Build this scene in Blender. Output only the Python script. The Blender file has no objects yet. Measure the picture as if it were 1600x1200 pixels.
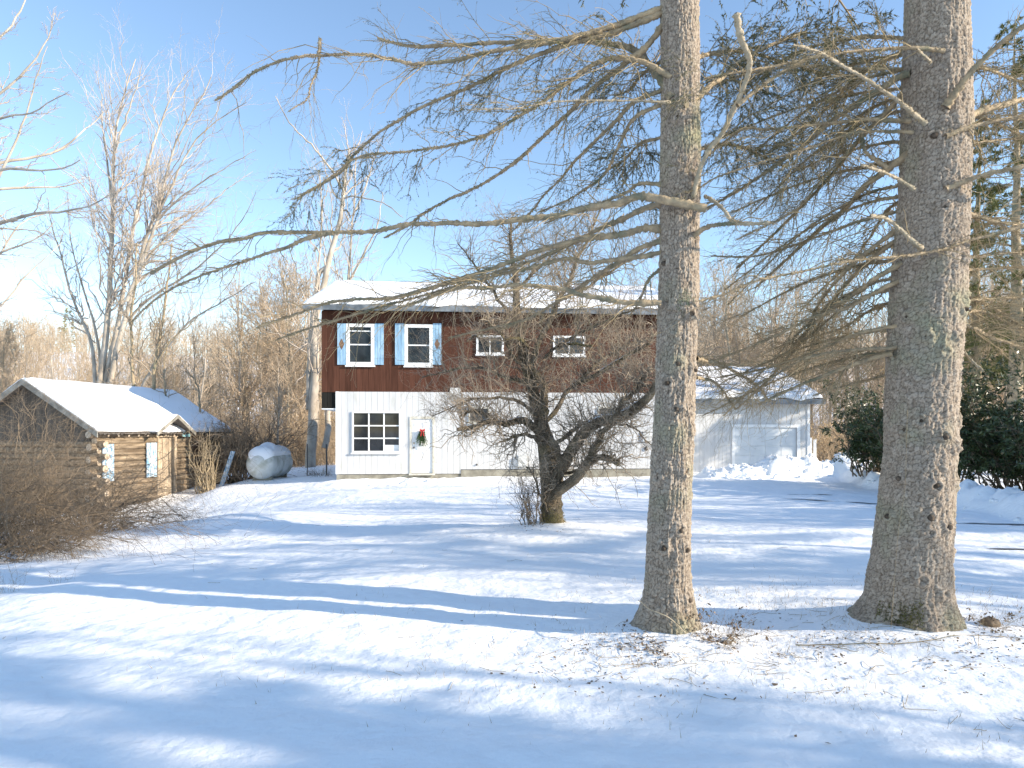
import bpy, math, random
import numpy as np
from mathutils import Vector, Matrix

# ------------------------------------------------------------------ camera, sky, sun, exposure
S = bpy.context.scene
C = S.collection
FPX, CX, HZ, EYE = 1067.0, 800.0, 674.0, 1.6        # focal length in photo pixels, centre column, horizon row, eye height

cam = bpy.data.cameras.new("camera"); cam_o = bpy.data.objects.new("camera", cam); C.objects.link(cam_o)
cam_o.location = (0, 0, EYE); cam_o.rotation_euler = (math.radians(90), 0, 0)
cam.sensor_width = 36.0; cam.lens = FPX / 1600.0 * 36.0; cam.shift_y = (HZ - 600.0) / 1600.0
cam.clip_start = 0.05; cam.clip_end = 3000
S.camera = cam_o

SUN_EL = math.radians(20.5)
SUN_AZ = math.atan2(-0.31, 1.0)                     # from +X, a touch toward the camera side
sun_dir = Vector((math.cos(SUN_EL) * math.cos(SUN_AZ), math.cos(SUN_EL) * math.sin(SUN_AZ), math.sin(SUN_EL)))
W = bpy.data.worlds.new("World"); S.world = W; W.use_nodes = True
wn = W.node_tree.nodes; wl = W.node_tree.links
sky = wn.new("ShaderNodeTexSky"); sky.sky_type = 'NISHITA'; sky.sun_disc = False
sky.sun_elevation = SUN_EL; sky.sun_rotation = math.radians(90) - SUN_AZ
sky.air_density = 1.0; sky.dust_density = 0.0; sky.ozone_density = 1.6
wl.new(sky.outputs[0], wn["Background"].inputs[0]); wn["Background"].inputs[1].default_value = 0.122
sl = bpy.data.lights.new("sun", 'SUN'); sl.energy = 3.3; sl.angle = math.radians(0.5); sl.color = (1.0, 0.88, 0.71)
so = bpy.data.objects.new("sun", sl); C.objects.link(so); so.rotation_euler = sun_dir.to_track_quat('Z', 'Y').to_euler()
so.location = (30, -5, 20)
S.view_settings.view_transform = 'Standard'; S.view_settings.look = 'None'
S.view_settings.exposure = 1.36; S.view_settings.gamma = 1.0
S.cycles.max_bounces = 5; S.cycles.diffuse_bounces = 3; S.cycles.transparent_max_bounces = 4

# ------------------------------------------------------------------ helpers: objects and labels
def link(o, parent=None):
    C.objects.link(o)
    if parent is not None: o.parent = parent
    return o
def tag(o, label=None, cat=None, group=None, kind=None):
    if label: o['label'] = label
    if cat: o['category'] = cat
    if group: o['group'] = group
    if kind: o['kind'] = kind
    return o
def empty(name, loc=(0, 0, 0), rz=0.0, **kw):
    o = bpy.data.objects.new(name, None); o.location = loc; o.rotation_euler = (0, 0, rz); o.empty_display_size = .2
    link(o); return tag(o, **kw)
def copy_tree(o, parent=None):
    c = o.copy(); C.objects.link(c)
    if parent is not None: c.parent = parent
    for ch in list(KIDS.get(o.name, [])): copy_tree(ch, c)
    return c
KIDS = {}
def np_mesh(name, V, F, mats, parent=None, smooth=True, mi=None):
    """V (n,3) float, F list of (m,k) int arrays (k = 3 or 4)"""
    me = bpy.data.meshes.new(name)
    if not isinstance(F, (list, tuple)): F = [F]
    F = [f for f in F if len(f)]
    V = np.asarray(V, dtype=np.float32)
    me.vertices.add(len(V)); me.vertices.foreach_set('co', V.ravel())
    tot = np.concatenate([np.full(len(f), f.shape[1], dtype=np.int32) for f in F])
    loops = np.concatenate([f.ravel() for f in F]).astype(np.int32)
    start = np.concatenate([[0], np.cumsum(tot)[:-1]]).astype(np.int32)
    me.loops.add(len(loops)); me.polygons.add(len(tot))
    me.loops.foreach_set('vertex_index', loops)
    me.polygons.foreach_set('loop_start', start); me.polygons.foreach_set('loop_total', tot)
    if smooth: me.polygons.foreach_set('use_smooth', np.ones(len(tot), dtype=bool))
    if mi is not None: me.polygons.foreach_set('material_index', np.asarray(mi, dtype=np.int32))
    for m in (mats if isinstance(mats, (list, tuple)) else [mats]): me.materials.append(m)
    me.update(calc_edges=True)
    o = bpy.data.objects.new(name, me); link(o, parent)
    if parent is not None: KIDS.setdefault(parent.name, []).append(o)
    return o
class MB:
    """collects polygons for ONE mesh"""
    def __init__(s): s.v = []; s.f = []; s.m = []
    def poly(s, pts, m=0):
        n = len(s.v); s.v += [tuple(p) for p in pts]; s.f.append(tuple(range(n, n + len(pts)))); s.m.append(m)
    def box(s, x0, x1, y0, y1, z0, z1, m=0):
        n = len(s.v)
        s.v += [(x, y, z) for z in (z0, z1) for y in (y0, y1) for x in (x0, x1)]
        for q in ((0, 2, 3, 1), (4, 5, 7, 6), (0, 1, 5, 4), (2, 6, 7, 3), (0, 4, 6, 2), (1, 3, 7, 5)):
            s.f.append(tuple(n + i for i in q)); s.m.append(m)
    def prism(s, pts, d, m=0):
        """pts: planar loop of 3D points, extruded by vector d"""
        n = len(s.v); k = len(pts); d = Vector(d)
        s.v += [tuple(p) for p in pts] + [tuple(Vector(p) + d) for p in pts]
        s.f.append(tuple(range(n + k - 1, n - 1, -1))); s.m.append(m)
        s.f.append(tuple(range(n + k, n + 2 * k))); s.m.append(m)
        for i in range(k):
            j = (i + 1) % k; s.f.append((n + i, n + j, n + k + j, n + k + i)); s.m.append(m)
    def build(s, name, mats, parent=None, smooth=False, bevel=0):
        me = bpy.data.meshes.new(name); me.from_pydata(s.v, [], s.f)
        for m in (mats if isinstance(mats, (list, tuple)) else [mats]): me.materials.append(m)
        for p, m in zip(me.polygons, s.m): p.material_index = m; p.use_smooth = smooth
        me.update()
        o = bpy.data.objects.new(name, me); link(o, parent)
        if parent is not None: KIDS.setdefault(parent.name, []).append(o)
        if bevel:
            b = o.modifiers.new("bevel", 'BEVEL'); b.width = bevel; b.segments = 2; b.limit_method = 'ANGLE'
        return o

# ------------------------------------------------------------------ helpers: noise
def _h(ix, iy, s):
    n = (ix.astype(np.int64) * 374761393 + iy.astype(np.int64) * 668265263 + s * 974634777) & 0x7fffffff
    n = ((n ^ (n >> 13)) * 1274126177) & 0x7fffffff
    return ((n ^ (n >> 16)) & 0xffff) / 65535.0
def vnoise(x, y, s=0):
    ix = np.floor(x); iy = np.floor(y); fx = x - ix; fy = y - iy
    fx = fx * fx * (3 - 2 * fx); fy = fy * fy * (3 - 2 * fy)
    a = _h(ix, iy, s); b = _h(ix + 1, iy, s); c = _h(ix, iy + 1, s); d = _h(ix + 1, iy + 1, s)
    return (a + (b - a) * fx) * (1 - fy) + (c + (d - c) * fx) * fy - .5
def fbm(x, y, s=0, o=4, g=.5):
    r = 0; a = 1
    for i in range(o): r = r + a * vnoise(x, y, s + i * 17); x = x * 2.03 + 5.1; y = y * 2.03 + 1.7; a *= g
    return r
def sstep(a, b, x):
    t = np.clip((x - a) / (b - a), 0, 1); return t * t * (3 - 2 * t)

# ------------------------------------------------------------------ helpers: tubes, branching, leaves (vectorised)
def nrm(v): return v / np.maximum(np.linalg.norm(v, axis=-1, keepdims=True), 1e-9)
class Geo:
    def __init__(s): s.V = []; s.Q = []; s.T = []; s.n = 0; s.mq = []; s.mt = []
    def tubes(s, P, R, sides=3, m=0):
        P = np.asarray(P, float); R = np.asarray(R, float)
        if P.ndim == 2: P = P[None]; R = R[None]
        M, K, _ = P.shape
        if M == 0: return s
        T = nrm(np.gradient(P, axis=1))
        mean = nrm(P[:, -1] - P[:, 0])
        ref = np.where(np.abs(mean[:, 2:3]) > .85, np.array([[1., .13, 0]]), np.array([[0, .1, 1.]]))
        U = nrm(np.cross(T, ref[:, None, :])); W_ = np.cross(T, U)
        a = 2 * np.pi * np.arange(sides) / sides
        V = P[:, :, None] + R[:, :, None, None] * (np.cos(a)[:, None] * U[:, :, None] + np.sin(a)[:, None] * W_[:, :, None])
        idx = np.arange(M * K * sides).reshape(M, K, sides) + s.n
        A = idx[:, :-1]; B = np.roll(A, -1, 2); D = idx[:, 1:]; E = np.roll(D, -1, 2)
        s.V.append(V.reshape(-1, 3)); s.n += M * K * sides
        q = np.stack([A, B, E, D], -1).reshape(-1, 4); s.Q.append(q); s.mq.append(np.full(len(q), m))
        return s
    def blades(s, c, d, L, w, rng, m=0, quad=True, side=None):
        """flat little leaves / needles: from c along d, length L, width w"""
        n = len(c)
        if n == 0: return s
        d = nrm(d)
        r = rng.normal(size=(n, 3)) if side is None else side
        u = nrm(np.cross(d, r)) * (np.broadcast_to(w, (n,))[:, None] / 2)
        L = np.broadcast_to(L, (n,))[:, None]
        if quad:
            V = np.stack([c, c + d * L * .45 + u, c + d * L, c + d * L * .45 - u], 1)
            f = np.arange(n * 4).reshape(n, 4) + s.n; s.Q.append(f); s.mq.append(np.full(n, m)); s.n += 4 * n
        else:
            V = np.stack([c + u, c + d * L, c - u], 1)
            f = np.arange(n * 3).reshape(n, 3) + s.n; s.T.append(f); s.mt.append(np.full(n, m)); s.n += 3 * n
        s.V.append(V.reshape(-1, 3)); return s
    def build(s, name, mats, parent=None, smooth=True, off=None):
        V = np.concatenate(s.V)
        if off is not None: V = V - np.asarray(off)
        F = []; mi = []
        if s.Q: F.append(np.concatenate(s.Q)); mi.append(np.concatenate(s.mq))
        if s.T: F.append(np.concatenate(s.T)); mi.append(np.concatenate(s.mt))
        return np_mesh(name, V, F, mats, parent, smooth, np.concatenate(mi))
def interp(P, R, pi, t):
    K = P.shape[1]; f = np.clip(t, 0, .9999) * (K - 1); i = f.astype(int); w = (f - i)[:, None]
    a = P[pi, i]; b = P[pi, i + 1]
    return a * (1 - w) + b * w, nrm(b - a), R[pi, i] * (1 - w[:, 0]) + R[pi, i + 1] * w[:, 0]
def spawn(rng, P, R, n, t=(.15, 1), ang=(30, 60), L=(.2, .5), K=5, up=0., wob=.08, rr=.6, rmax=1, tip=.3, rel=True, flat=1., fall=.5, rmin=.0012, bias=None):
    ln = np.linalg.norm(np.diff(P, axis=1), axis=2).sum(1)
    pi = rng.choice(len(P), n, p=ln / ln.sum())
    tt = rng.uniform(t[0], t[1], n)
    pos, T, r = interp(P, R, pi, tt)
    N = rng.normal(size=(n, 3)); N[:, 2] *= flat
    if bias is not None: N += np.asarray(bias)
    N = nrm(N - (N * T).sum(1, keepdims=True) * T)
    a = np.radians(rng.uniform(ang[0], ang[1], n))[:, None]
    D = T * np.cos(a) + N * np.sin(a)
    Ls = rng.uniform(L[0], L[1], n) * (ln[pi] if rel else 1) * (1 - fall * tt)
    u = np.linspace(0, 1, K)
    J = np.cumsum(rng.normal(size=(n, K, 3)), axis=1) * wob / math.sqrt(K); J[:, 0] = 0
    Q = pos[:, None] + (D[:, None] * u[None, :, None] + J) * Ls[:, None, None]
    Q[:, :, 2] += up * (u ** 2)[None] * Ls[:, None]
    r0 = np.clip(r * rr, rmin, rmax)
    RR = r0[:, None] * (1 - (1 - tip) * u[None])
    return Q, np.maximum(RR, rmin * .7)
def catmull(pts, n):
    p = np.asarray(pts, float)
    if len(p) == 2: return p[0] + (p[1] - p[0]) * np.linspace(0, 1, n)[:, None]
    q = np.vstack([2 * p[0] - p[1], p, 2 * p[-1] - p[-2]])
    seg = np.linalg.norm(np.diff(p, axis=0), axis=1); cs = np.concatenate([[0], np.cumsum(seg)]); s = np.linspace(0, cs[-1], n)
    i = np.clip(np.searchsorted(cs, s, side='right') - 1, 0, len(p) - 2); t = ((s - cs[i]) / np.maximum(seg[i], 1e-9))[:, None]
    a, b, c, d = q[i], q[i + 1], q[i + 2], q[i + 3]
    return .5 * (2 * b + (c - a) * t + (2 * a - 5 * b + 4 * c - d) * t * t + (3 * b - a - 3 * c + d) * t ** 3)
def at(px, py, d): return ((px - CX) / FPX * d, d, EYE + (HZ - py) / FPX * d)
def limb_pts(px, d0, d1, n=None):
    """a limb read off the photograph: columns and rows at its own distances d0..d1 -> points in metres"""
    k = len(px); ds = np.linspace(0, 1, k) ** 1.2 * (d1 - d0) + d0
    p = [at(a, b, d) for (a, b), d in zip(px, ds)]
    return catmull(p, n or max(10, 4 * k))

# ------------------------------------------------------------------ materials
def lin(c): return tuple(((x / 255) / 12.92 if x / 255 <= .04045 else ((x / 255 + .055) / 1.055) ** 2.4) for x in c) + (1,)
def mat(name, c1, c2=None, scale=4., rough=.8, bump=0., bscale=None, detail=6, stretch=(1, 1, 1), c3=None, s3=1.5, spec=.3, lo=.35, hi=.65, extra=None, sub=0):
    m = bpy.data.materials.new(name); m.use_nodes = True; nt = m.node_tree; N = nt.nodes; L = nt.links
    b = N['Principled BSDF']; b.inputs['Roughness'].default_value = rough; b.inputs['Specular IOR Level'].default_value = spec
    b.inputs['Base Color'].default_value = c1 if len(c1) == 4 else tuple(c1) + (1,)
    tc = N.new('ShaderNodeTexCoord'); mp = N.new('ShaderNodeMapping'); mp.inputs['Scale'].default_value = stretch
    L.new(tc.outputs['Object'], mp.inputs['Vector'])
    out = None
    if c2 is not None:
        no = N.new('ShaderNodeTexNoise'); no.inputs['Scale'].default_value = scale; no.inputs['Detail'].default_value = detail
        L.new(mp.outputs[0], no.inputs['Vector'])
        cr = N.new('ShaderNodeValToRGB'); cr.color_ramp.elements[0].position = lo; cr.color_ramp.elements[1].position = hi
        cr.color_ramp.elements[0].color = tuple(c1)[:3] + (1,); cr.color_ramp.elements[1].color = tuple(c2)[:3] + (1,)
        L.new(no.outputs[0], cr.inputs[0]); out = cr.outputs[0]
    if c3 is not None:
        n3 = N.new('ShaderNodeTexNoise'); n3.inputs['Scale'].default_value = s3; n3.inputs['Detail'].default_value = 3
        L.new(mp.outputs[0], n3.inputs['Vector'])
        r3 = N.new('ShaderNodeValToRGB'); r3.color_ramp.elements[0].position = .5; r3.color_ramp.elements[1].position = .7
        L.new(n3.outputs[0], r3.inputs[0])
        mx = N.new('ShaderNodeMix'); mx.data_type = 'RGBA'; L.new(r3.outputs[0], mx.inputs[0])
        if out: L.new(out, mx.inputs[6])
        else: mx.inputs[6].default_value = tuple(c1)[:3] + (1,)
        mx.inputs[7].default_value = tuple(c3)[:3] + (1,); out = mx.outputs[2]
    if out: L.new(out, b.inputs['Base Color'])
    if bump:
        nb = N.new('ShaderNodeTexNoise'); nb.inputs['Scale'].default_value = bscale or scale * 2; nb.inputs['Detail'].default_value = 8
        L.new(mp.outputs[0], nb.inputs['Vector'])
        bp = N.new('ShaderNodeBump'); bp.inputs['Strength'].default_value = min(1, bump * 1.0); bp.inputs['Distance'].default_value = .02
        L.new(nb.outputs[0], bp.inputs['Height']); L.new(bp.outputs[0], b.inputs['Normal'])
    return m
def bark_mat(name, light, dark, sx=26., sz=16., tint=None, edge=.16):
    """scaly bark: voronoi plates with dark cracks"""
    m = bpy.data.materials.new(name); m.use_nodes = True; nt = m.node_tree; N = nt.nodes; L = nt.links
    b = N['Principled BSDF']; b.inputs['Roughness'].default_value = .9; b.inputs['Specular IOR Level'].default_value = .15
    tc = N.new('ShaderNodeTexCoord'); mp = N.new('ShaderNodeMapping'); mp.inputs['Scale'].default_value = (sx, sx, sz)
    dn = N.new('ShaderNodeTexNoise'); dn.inputs['Scale'].default_value = 16; dn.inputs['Detail'].default_value = 3
    L.new(tc.outputs['Object'], dn.inputs['Vector'])
    ad = N.new('ShaderNodeVectorMath'); ad.operation = 'MULTIPLY_ADD'; ad.inputs[1].default_value = (.022, .022, .022)
    L.new(dn.outputs['Color'], ad.inputs[0]); L.new(tc.outputs['Object'], ad.inputs[2]); L.new(ad.outputs[0], mp.inputs['Vector'])
    vo = N.new('ShaderNodeTexVoronoi'); vo.feature = 'DISTANCE_TO_EDGE'; L.new(mp.outputs[0], vo.inputs['Vector'])
    vc = N.new('ShaderNodeTexVoronoi'); vc.feature = 'F1'; L.new(mp.outputs[0], vc.inputs['Vector'])
    cr = N.new('ShaderNodeValToRGB'); cr.color_ramp.elements[0].position = .035; cr.color_ramp.elements[1].position = edge
    L.new(vo.outputs[0], cr.inputs[0])
    fn = N.new('ShaderNodeTexNoise'); fn.inputs['Scale'].default_value = 60; fn.inputs['Detail'].default_value = 6; L.new(tc.outputs['Object'], fn.inputs['Vector'])
    pn = N.new('ShaderNodeTexNoise'); pn.inputs['Scale'].default_value = 5; pn.inputs['Detail'].default_value = 5; L.new(tc.outputs['Object'], pn.inputs['Vector'])
    # crack mask broken up so that plates merge here and there
    mm = N.new('ShaderNodeMath'); mm.operation = 'MULTIPLY_ADD'; L.new(pn.outputs[0], mm.inputs[0]); mm.inputs[1].default_value = 1.3; mm.inputs[2].default_value = -.45
    mxx = N.new('ShaderNodeMath'); mxx.operation = 'MAXIMUM'; L.new(mm.outputs[0], mxx.inputs[1]); L.new(cr.outputs[0], mxx.inputs[0])
    base = N.new('ShaderNodeMix'); base.data_type = 'RGBA'; base.inputs[6].default_value = dark + (1,); base.inputs[7].default_value = light + (1,)
    L.new(mxx.outputs[0], base.inputs[0])
    va = N.new('ShaderNodeMix'); va.data_type = 'RGBA'; va.blend_type = 'MULTIPLY'; va.inputs[0].default_value = 1
    sm = N.new('ShaderNodeMath'); sm.operation = 'MULTIPLY_ADD'; L.new(vc.outputs['Color'], sm.inputs[0]); sm.inputs[1].default_value = .35; sm.inputs[2].default_value = .5
    s2 = N.new('ShaderNodeMath'); s2.operation = 'MULTIPLY_ADD'; L.new(fn.outputs[0], s2.inputs[0]); s2.inputs[1].default_value = .9; L.new(sm.outputs[0], s2.inputs[2])
    s3 = N.new('ShaderNodeMath'); s3.operation = 'ADD'; L.new(s2.outputs[0], s3.inputs[0]); s3.inputs[1].default_value = -.1
    L.new(base.outputs[2], va.inputs[6]); L.new(s3.outputs[0], va.inputs[7])
    last = va.outputs[2]
    if tint:
        tr = N.new('ShaderNodeValToRGB'); tr.color_ramp.elements[0].position = .52; tr.color_ramp.elements[1].position = .68
        t2 = N.new('ShaderNodeTexNoise'); t2.inputs['Scale'].default_value = 1.9; t2.inputs['Detail'].default_value = 6; L.new(tc.outputs['Object'], t2.inputs['Vector'])
        L.new(t2.outputs[0], tr.inputs[0])
        tm = N.new('ShaderNodeMix'); tm.data_type = 'RGBA'; tm.blend_type = 'MULTIPLY'; L.new(tr.outputs[0], tm.inputs[0]); L.new(last, tm.inputs[6]); tm.inputs[7].default_value = tint + (1,)
        last = tm.outputs[2]
    L.new(last, b.inputs['Base Color'])
    hs = N.new('ShaderNodeMath'); hs.operation = 'MULTIPLY_ADD'; L.new(fn.outputs[0], hs.inputs[0]); hs.inputs[1].default_value = .5; L.new(mxx.outputs[0], hs.inputs[2])
    bp = N.new('ShaderNodeBump'); bp.inputs['Strength'].default_value = 1.; bp.inputs['Distance'].default_value = .035
    L.new(hs.outputs[0], bp.inputs['Height']); L.new(bp.outputs[0], b.inputs['Normal'])
    return m
def board_mat(name, ca, cb, w, axis=0, bump=.3, streak=(30, 30, 1.2), dirt=None):
    """painted or stained boards: each board its own tone, streaks along its length"""
    m = bpy.data.materials.new(name); m.use_nodes = True; nt = m.node_tree; N = nt.nodes; L = nt.links
    b = N['Principled BSDF']; b.inputs['Roughness'].default_value = .8; b.inputs['Specular IOR Level'].default_value = .12
    tc = N.new('ShaderNodeTexCoord'); sp = N.new('ShaderNodeSeparateXYZ'); L.new(tc.outputs['Object'], sp.inputs[0])
    dv = N.new('ShaderNodeMath'); dv.operation = 'DIVIDE'; L.new(sp.outputs[axis], dv.inputs[0]); dv.inputs[1].default_value = w
    fl = N.new('ShaderNodeMath'); fl.operation = 'FLOOR'; L.new(dv.outputs[0], fl.inputs[0])
    wn_ = N.new('ShaderNodeTexWhiteNoise'); wn_.noise_dimensions = '1D'; L.new(fl.outputs[0], wn_.inputs['W'])
    mp = N.new('ShaderNodeMapping'); mp.inputs['Scale'].default_value = streak; L.new(tc.outputs['Object'], mp.inputs['Vector'])
    no = N.new('ShaderNodeTexNoise'); no.inputs['Scale'].default_value = 1.; no.inputs['Detail'].default_value = 7; L.new(mp.outputs[0], no.inputs['Vector'])
    ad = N.new('ShaderNodeMath'); ad.operation = 'MULTIPLY_ADD'; L.new(wn_.outputs[0], ad.inputs[0]); ad.inputs[1].default_value = .4
    s2 = N.new('ShaderNodeMath'); s2.operation = 'MULTIPLY_ADD'; L.new(no.outputs[0], s2.inputs[0]); s2.inputs[1].default_value = 1.6; s2.inputs[2].default_value = -.5
    L.new(s2.outputs[0], ad.inputs[2])
    mx = N.new('ShaderNodeMix'); mx.data_type = 'RGBA'; L.new(ad.outputs[0], mx.inputs[0]); mx.inputs[6].default_value = ca + (1,); mx.inputs[7].default_value = cb + (1,)
    last = mx.outputs[2]
    if dirt:
        dn = N.new('ShaderNodeTexNoise'); dn.inputs['Scale'].default_value = 2.2; dn.inputs['Detail'].default_value = 7
        m2 = N.new('ShaderNodeMapping'); m2.inputs['Scale'].default_value = (2.2, 2.2, .6); L.new(tc.outputs['Object'], m2.inputs[0]); L.new(m2.outputs[0], dn.inputs['Vector'])
        r = N.new('ShaderNodeValToRGB'); r.color_ramp.elements[0].position = .56; r.color_ramp.elements[1].position = .8; L.new(dn.outputs[0], r.inputs[0])
        x = N.new('ShaderNodeMix'); x.data_type = 'RGBA'; L.new(r.outputs[0], x.inputs[0]); L.new(last, x.inputs[6]); x.inputs[7].default_value = dirt + (1,); last = x.outputs[2]
    L.new(last, b.inputs['Base Color'])
    bp = N.new('ShaderNodeBump'); bp.inputs['Strength'].default_value = bump; bp.inputs['Distance'].default_value = .005
    L.new(no.outputs[0], bp.inputs['Height']); L.new(bp.outputs[0], b.inputs['Normal'])
    return m
def leaf_mat(name, a, b_, rough=.6, spec=.3, scale=2.5, trans=0):
    """leaves: tone differs leaf by leaf (random per island) and patch by patch"""
    m = bpy.data.materials.new(name); m.use_nodes = True; nt = m.node_tree; N = nt.nodes; L = nt.links
    b = N['Principled BSDF']; b.inputs['Roughness'].default_value = rough; b.inputs['Specular IOR Level'].default_value = spec
    g = N.new('ShaderNodeNewGeometry'); tc = N.new('ShaderNodeTexCoord')
    no = N.new('ShaderNodeTexNoise'); no.inputs['Scale'].default_value = scale; L.new(tc.outputs['Object'], no.inputs['Vector'])
    ad = N.new('ShaderNodeMath'); ad.operation = 'MULTIPLY_ADD'; L.new(no.outputs[0], ad.inputs[0]); ad.inputs[1].default_value = 1.4
    mu = N.new('ShaderNodeMath'); mu.operation = 'MULTIPLY_ADD'; L.new(g.outputs['Random Per Island'], mu.inputs[0]); mu.inputs[1].default_value = .7; mu.inputs[2].default_value = -.55
    L.new(mu.outputs[0], ad.inputs[2]); ad.use_clamp = True
    mx = N.new('ShaderNodeMix'); mx.data_type = 'RGBA'; L.new(ad.outputs[0], mx.inputs[0]); mx.inputs[6].default_value = a + (1,); mx.inputs[7].default_value = b_ + (1,)
    L.new(mx.outputs[2], b.inputs['Base Color'])
    if trans:
        tr = N.new('ShaderNodeBsdfTranslucent'); L.new(mx.outputs[2], tr.inputs[0]); ms = N.new('ShaderNodeMixShader'); ms.inputs[0].default_value = trans
        L.new(b.outputs[0], ms.inputs[1]); L.new(tr.outputs[0], ms.inputs[2]); L.new(ms.outputs[0], N['Material Output'].inputs[0])
    return m

M_snow = mat('snow', (.94, .945, .95), (.955, .955, .955), scale=.8, rough=.65, bump=.7, bscale=5, spec=.25)
M_snow.node_tree.nodes['Bump'].inputs['Distance'].default_value = .06
M_roofsnow = mat('roof_snow', (.92, .925, .94), (.94, .94, .95), scale=1, rough=.6, bump=.2, bscale=6, spec=.25)
def plate_bark(name, light, mid, dark, green):
    """spruce bark: the plates and cracks are modelled; this only gives plate tone, crack tone and grain"""
    m = bpy.data.materials.new(name); m.use_nodes = True; nt = m.node_tree; N = nt.nodes; L = nt.links
    b = N['Principled BSDF']; b.inputs['Roughness'].default_value = .92; b.inputs['Specular IOR Level'].default_value = .12
    ac = N.new('ShaderNodeAttribute'); ac.attribute_name = 'crack'; ap = N.new('ShaderNodeAttribute'); ap.attribute_name = 'plate'
    tc = N.new('ShaderNodeTexCoord'); no = N.new('ShaderNodeTexNoise'); no.inputs['Scale'].default_value = 55; no.inputs['Detail'].default_value = 8; L.new(tc.outputs['Object'], no.inputs['Vector'])
    s = N.new('ShaderNodeMath'); s.operation = 'MULTIPLY_ADD'; L.new(no.outputs[0], s.inputs[0]); s.inputs[1].default_value = 1.5; s.inputs[2].default_value = -.62
    s2 = N.new('ShaderNodeMath'); s2.operation = 'MULTIPLY_ADD'; L.new(ap.outputs['Fac'], s2.inputs[0]); s2.inputs[1].default_value = .75; L.new(s.outputs[0], s2.inputs[2]); s2.use_clamp = True
    m1 = N.new('ShaderNodeMix'); m1.data_type = 'RGBA'; L.new(s2.outputs[0], m1.inputs[0]); m1.inputs[6].default_value = mid + (1,); m1.inputs[7].default_value = light + (1,)
    gn = N.new('ShaderNodeTexNoise'); gn.inputs['Scale'].default_value = 2.2; gn.inputs['Detail'].default_value = 7; L.new(tc.outputs['Object'], gn.inputs['Vector'])
    gr_ = N.new('ShaderNodeValToRGB'); gr_.color_ramp.elements[0].position = .52; gr_.color_ramp.elements[1].position = .70; L.new(gn.outputs[0], gr_.inputs[0])
    m2 = N.new('ShaderNodeMix'); m2.data_type = 'RGBA'; L.new(gr_.outputs[0], m2.inputs[0]); L.new(m1.outputs[2], m2.inputs[6]); m2.inputs[7].default_value = green + (1,)
    m3 = N.new('ShaderNodeMix'); m3.data_type = 'RGBA'; L.new(ac.outputs['Fac'], m3.inputs[0]); m3.inputs[6].default_value = dark + (1,); L.new(m2.outputs[2], m3.inputs[7])
    L.new(m3.outputs[2], b.inputs['Base Color'])
    bp = N.new('ShaderNodeBump'); bp.inputs['Strength'].default_value = .8; bp.inputs['Distance'].default_value = .008; L.new(no.outputs[0], bp.inputs['Height']); L.new(bp.outputs[0], b.inputs['Normal'])
    return m
M_plate = plate_bark('spruce_bark_plates', (.44, .375, .305), (.25, .20, .155), (.075, .054, .038), (.30, .29, .20))
M_spruce = bark_mat('spruce_bark', (.62, .50, .375), (.12, .088, .062), 19, 13, tint=(.80, .82, .66), edge=.34)
M_limb = mat('limb_bark', (.25, .20, .135), (.47, .36, .23), scale=14, rough=.9, bump=.5, bscale=45, c3=(.15, .16, .11), s3=5)
M_limb_pale = mat('pale_dead_wood', (.30, .25, .17), (.50, .42, .31), scale=11, rough=.9, bump=.5, bscale=40, c3=(.30, .27, .2), s3=7)
M_twig = mat('twig_bark', (.23, .18, .105), (.42, .325, .195), scale=6, rough=.9)
M_knot = mat('knot_wood', (.05, .038, .028), (.13, .10, .075), scale=30, rough=.95, bump=.6, bscale=60)
M_needle = leaf_mat('spruce_needles', (.045, .055, .032), (.13, .13, .055))
M_needle_y = leaf_mat('pine_needles', (.07, .085, .025), (.20, .20, .06))
M_apple = bark_mat('apple_bark', (.50, .41, .30), (.10, .08, .055), 22, 7, tint=(.8, .85, .6), edge=.3)
M_apple_tw = mat('apple_twigs', (.22, .175, .13), (.42, .345, .26), scale=5, rough=.9)
M_moss = mat('trunk_moss', (.16, .15, .05), (.32, .27, .10), scale=20, rough=1, bump=.6, bscale=60)
M_pale = mat('pale_bark', (.34, .29, .23), (.56, .49, .41), scale=2.5, rough=.9, bump=.4, bscale=16, c3=(.22, .19, .16), s3=1.2, stretch=(1, 1, .5))
M_pale_tw = mat('pale_twigs', (.40, .33, .27), (.58, .50, .42), scale=1.5, rough=.9)
M_wood_tw = mat('woodland_twigs', (.36, .275, .19), (.58, .455, .325), scale=.6, rough=.9)
M_tan = leaf_mat('dry_leaves', (.42, .27, .15), (.68, .50, .31), scale=.5, trans=.35)
M_straw = leaf_mat('dry_grass', (.55, .39, .22), (.76, .60, .38), scale=.8, trans=.35)
M_bramble = mat('bramble_stems', (.14, .11, .08), (.29, .22, .15), scale=2.5, rough=.9)
M_bramble_l = mat('pale_stems', (.28, .22, .14), (.40, .32, .21), scale=4, rough=.9)
M_rhodo = leaf_mat('rhododendron_leaves', (.024, .042, .016), (.095, .12, .04), rough=.35, spec=.45)
M_litter = leaf_mat('fallen_leaves', (.10, .065, .04), (.26, .18, .11), scale=3)
M_brown = board_mat('brown_siding', (.045, .019, .012), (.125, .053, .034), .20)
M_darkwall = board_mat('core_and_shaded_siding', (.010, .010, .009), (.03, .028, .024), .20)  # near-black for hidden cores and for shade painted on the overhang
M_white = board_mat('white_siding', (.54, .545, .55), (.66, .66, .655), .203, dirt=(.50, .50, .46))
M_trim = mat('white_trim', (.78, .79, .79), (.86, .86, .85), scale=6, rough=.5)
M_trim_old = mat('old_trim', (.50, .47, .39), (.68, .66, .59), scale=9, rough=.7)
M_glass = mat('window_glass', (.010, .012, .015), (.03, .035, .042), scale=1.2, rough=.05, spec=.5)
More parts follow.
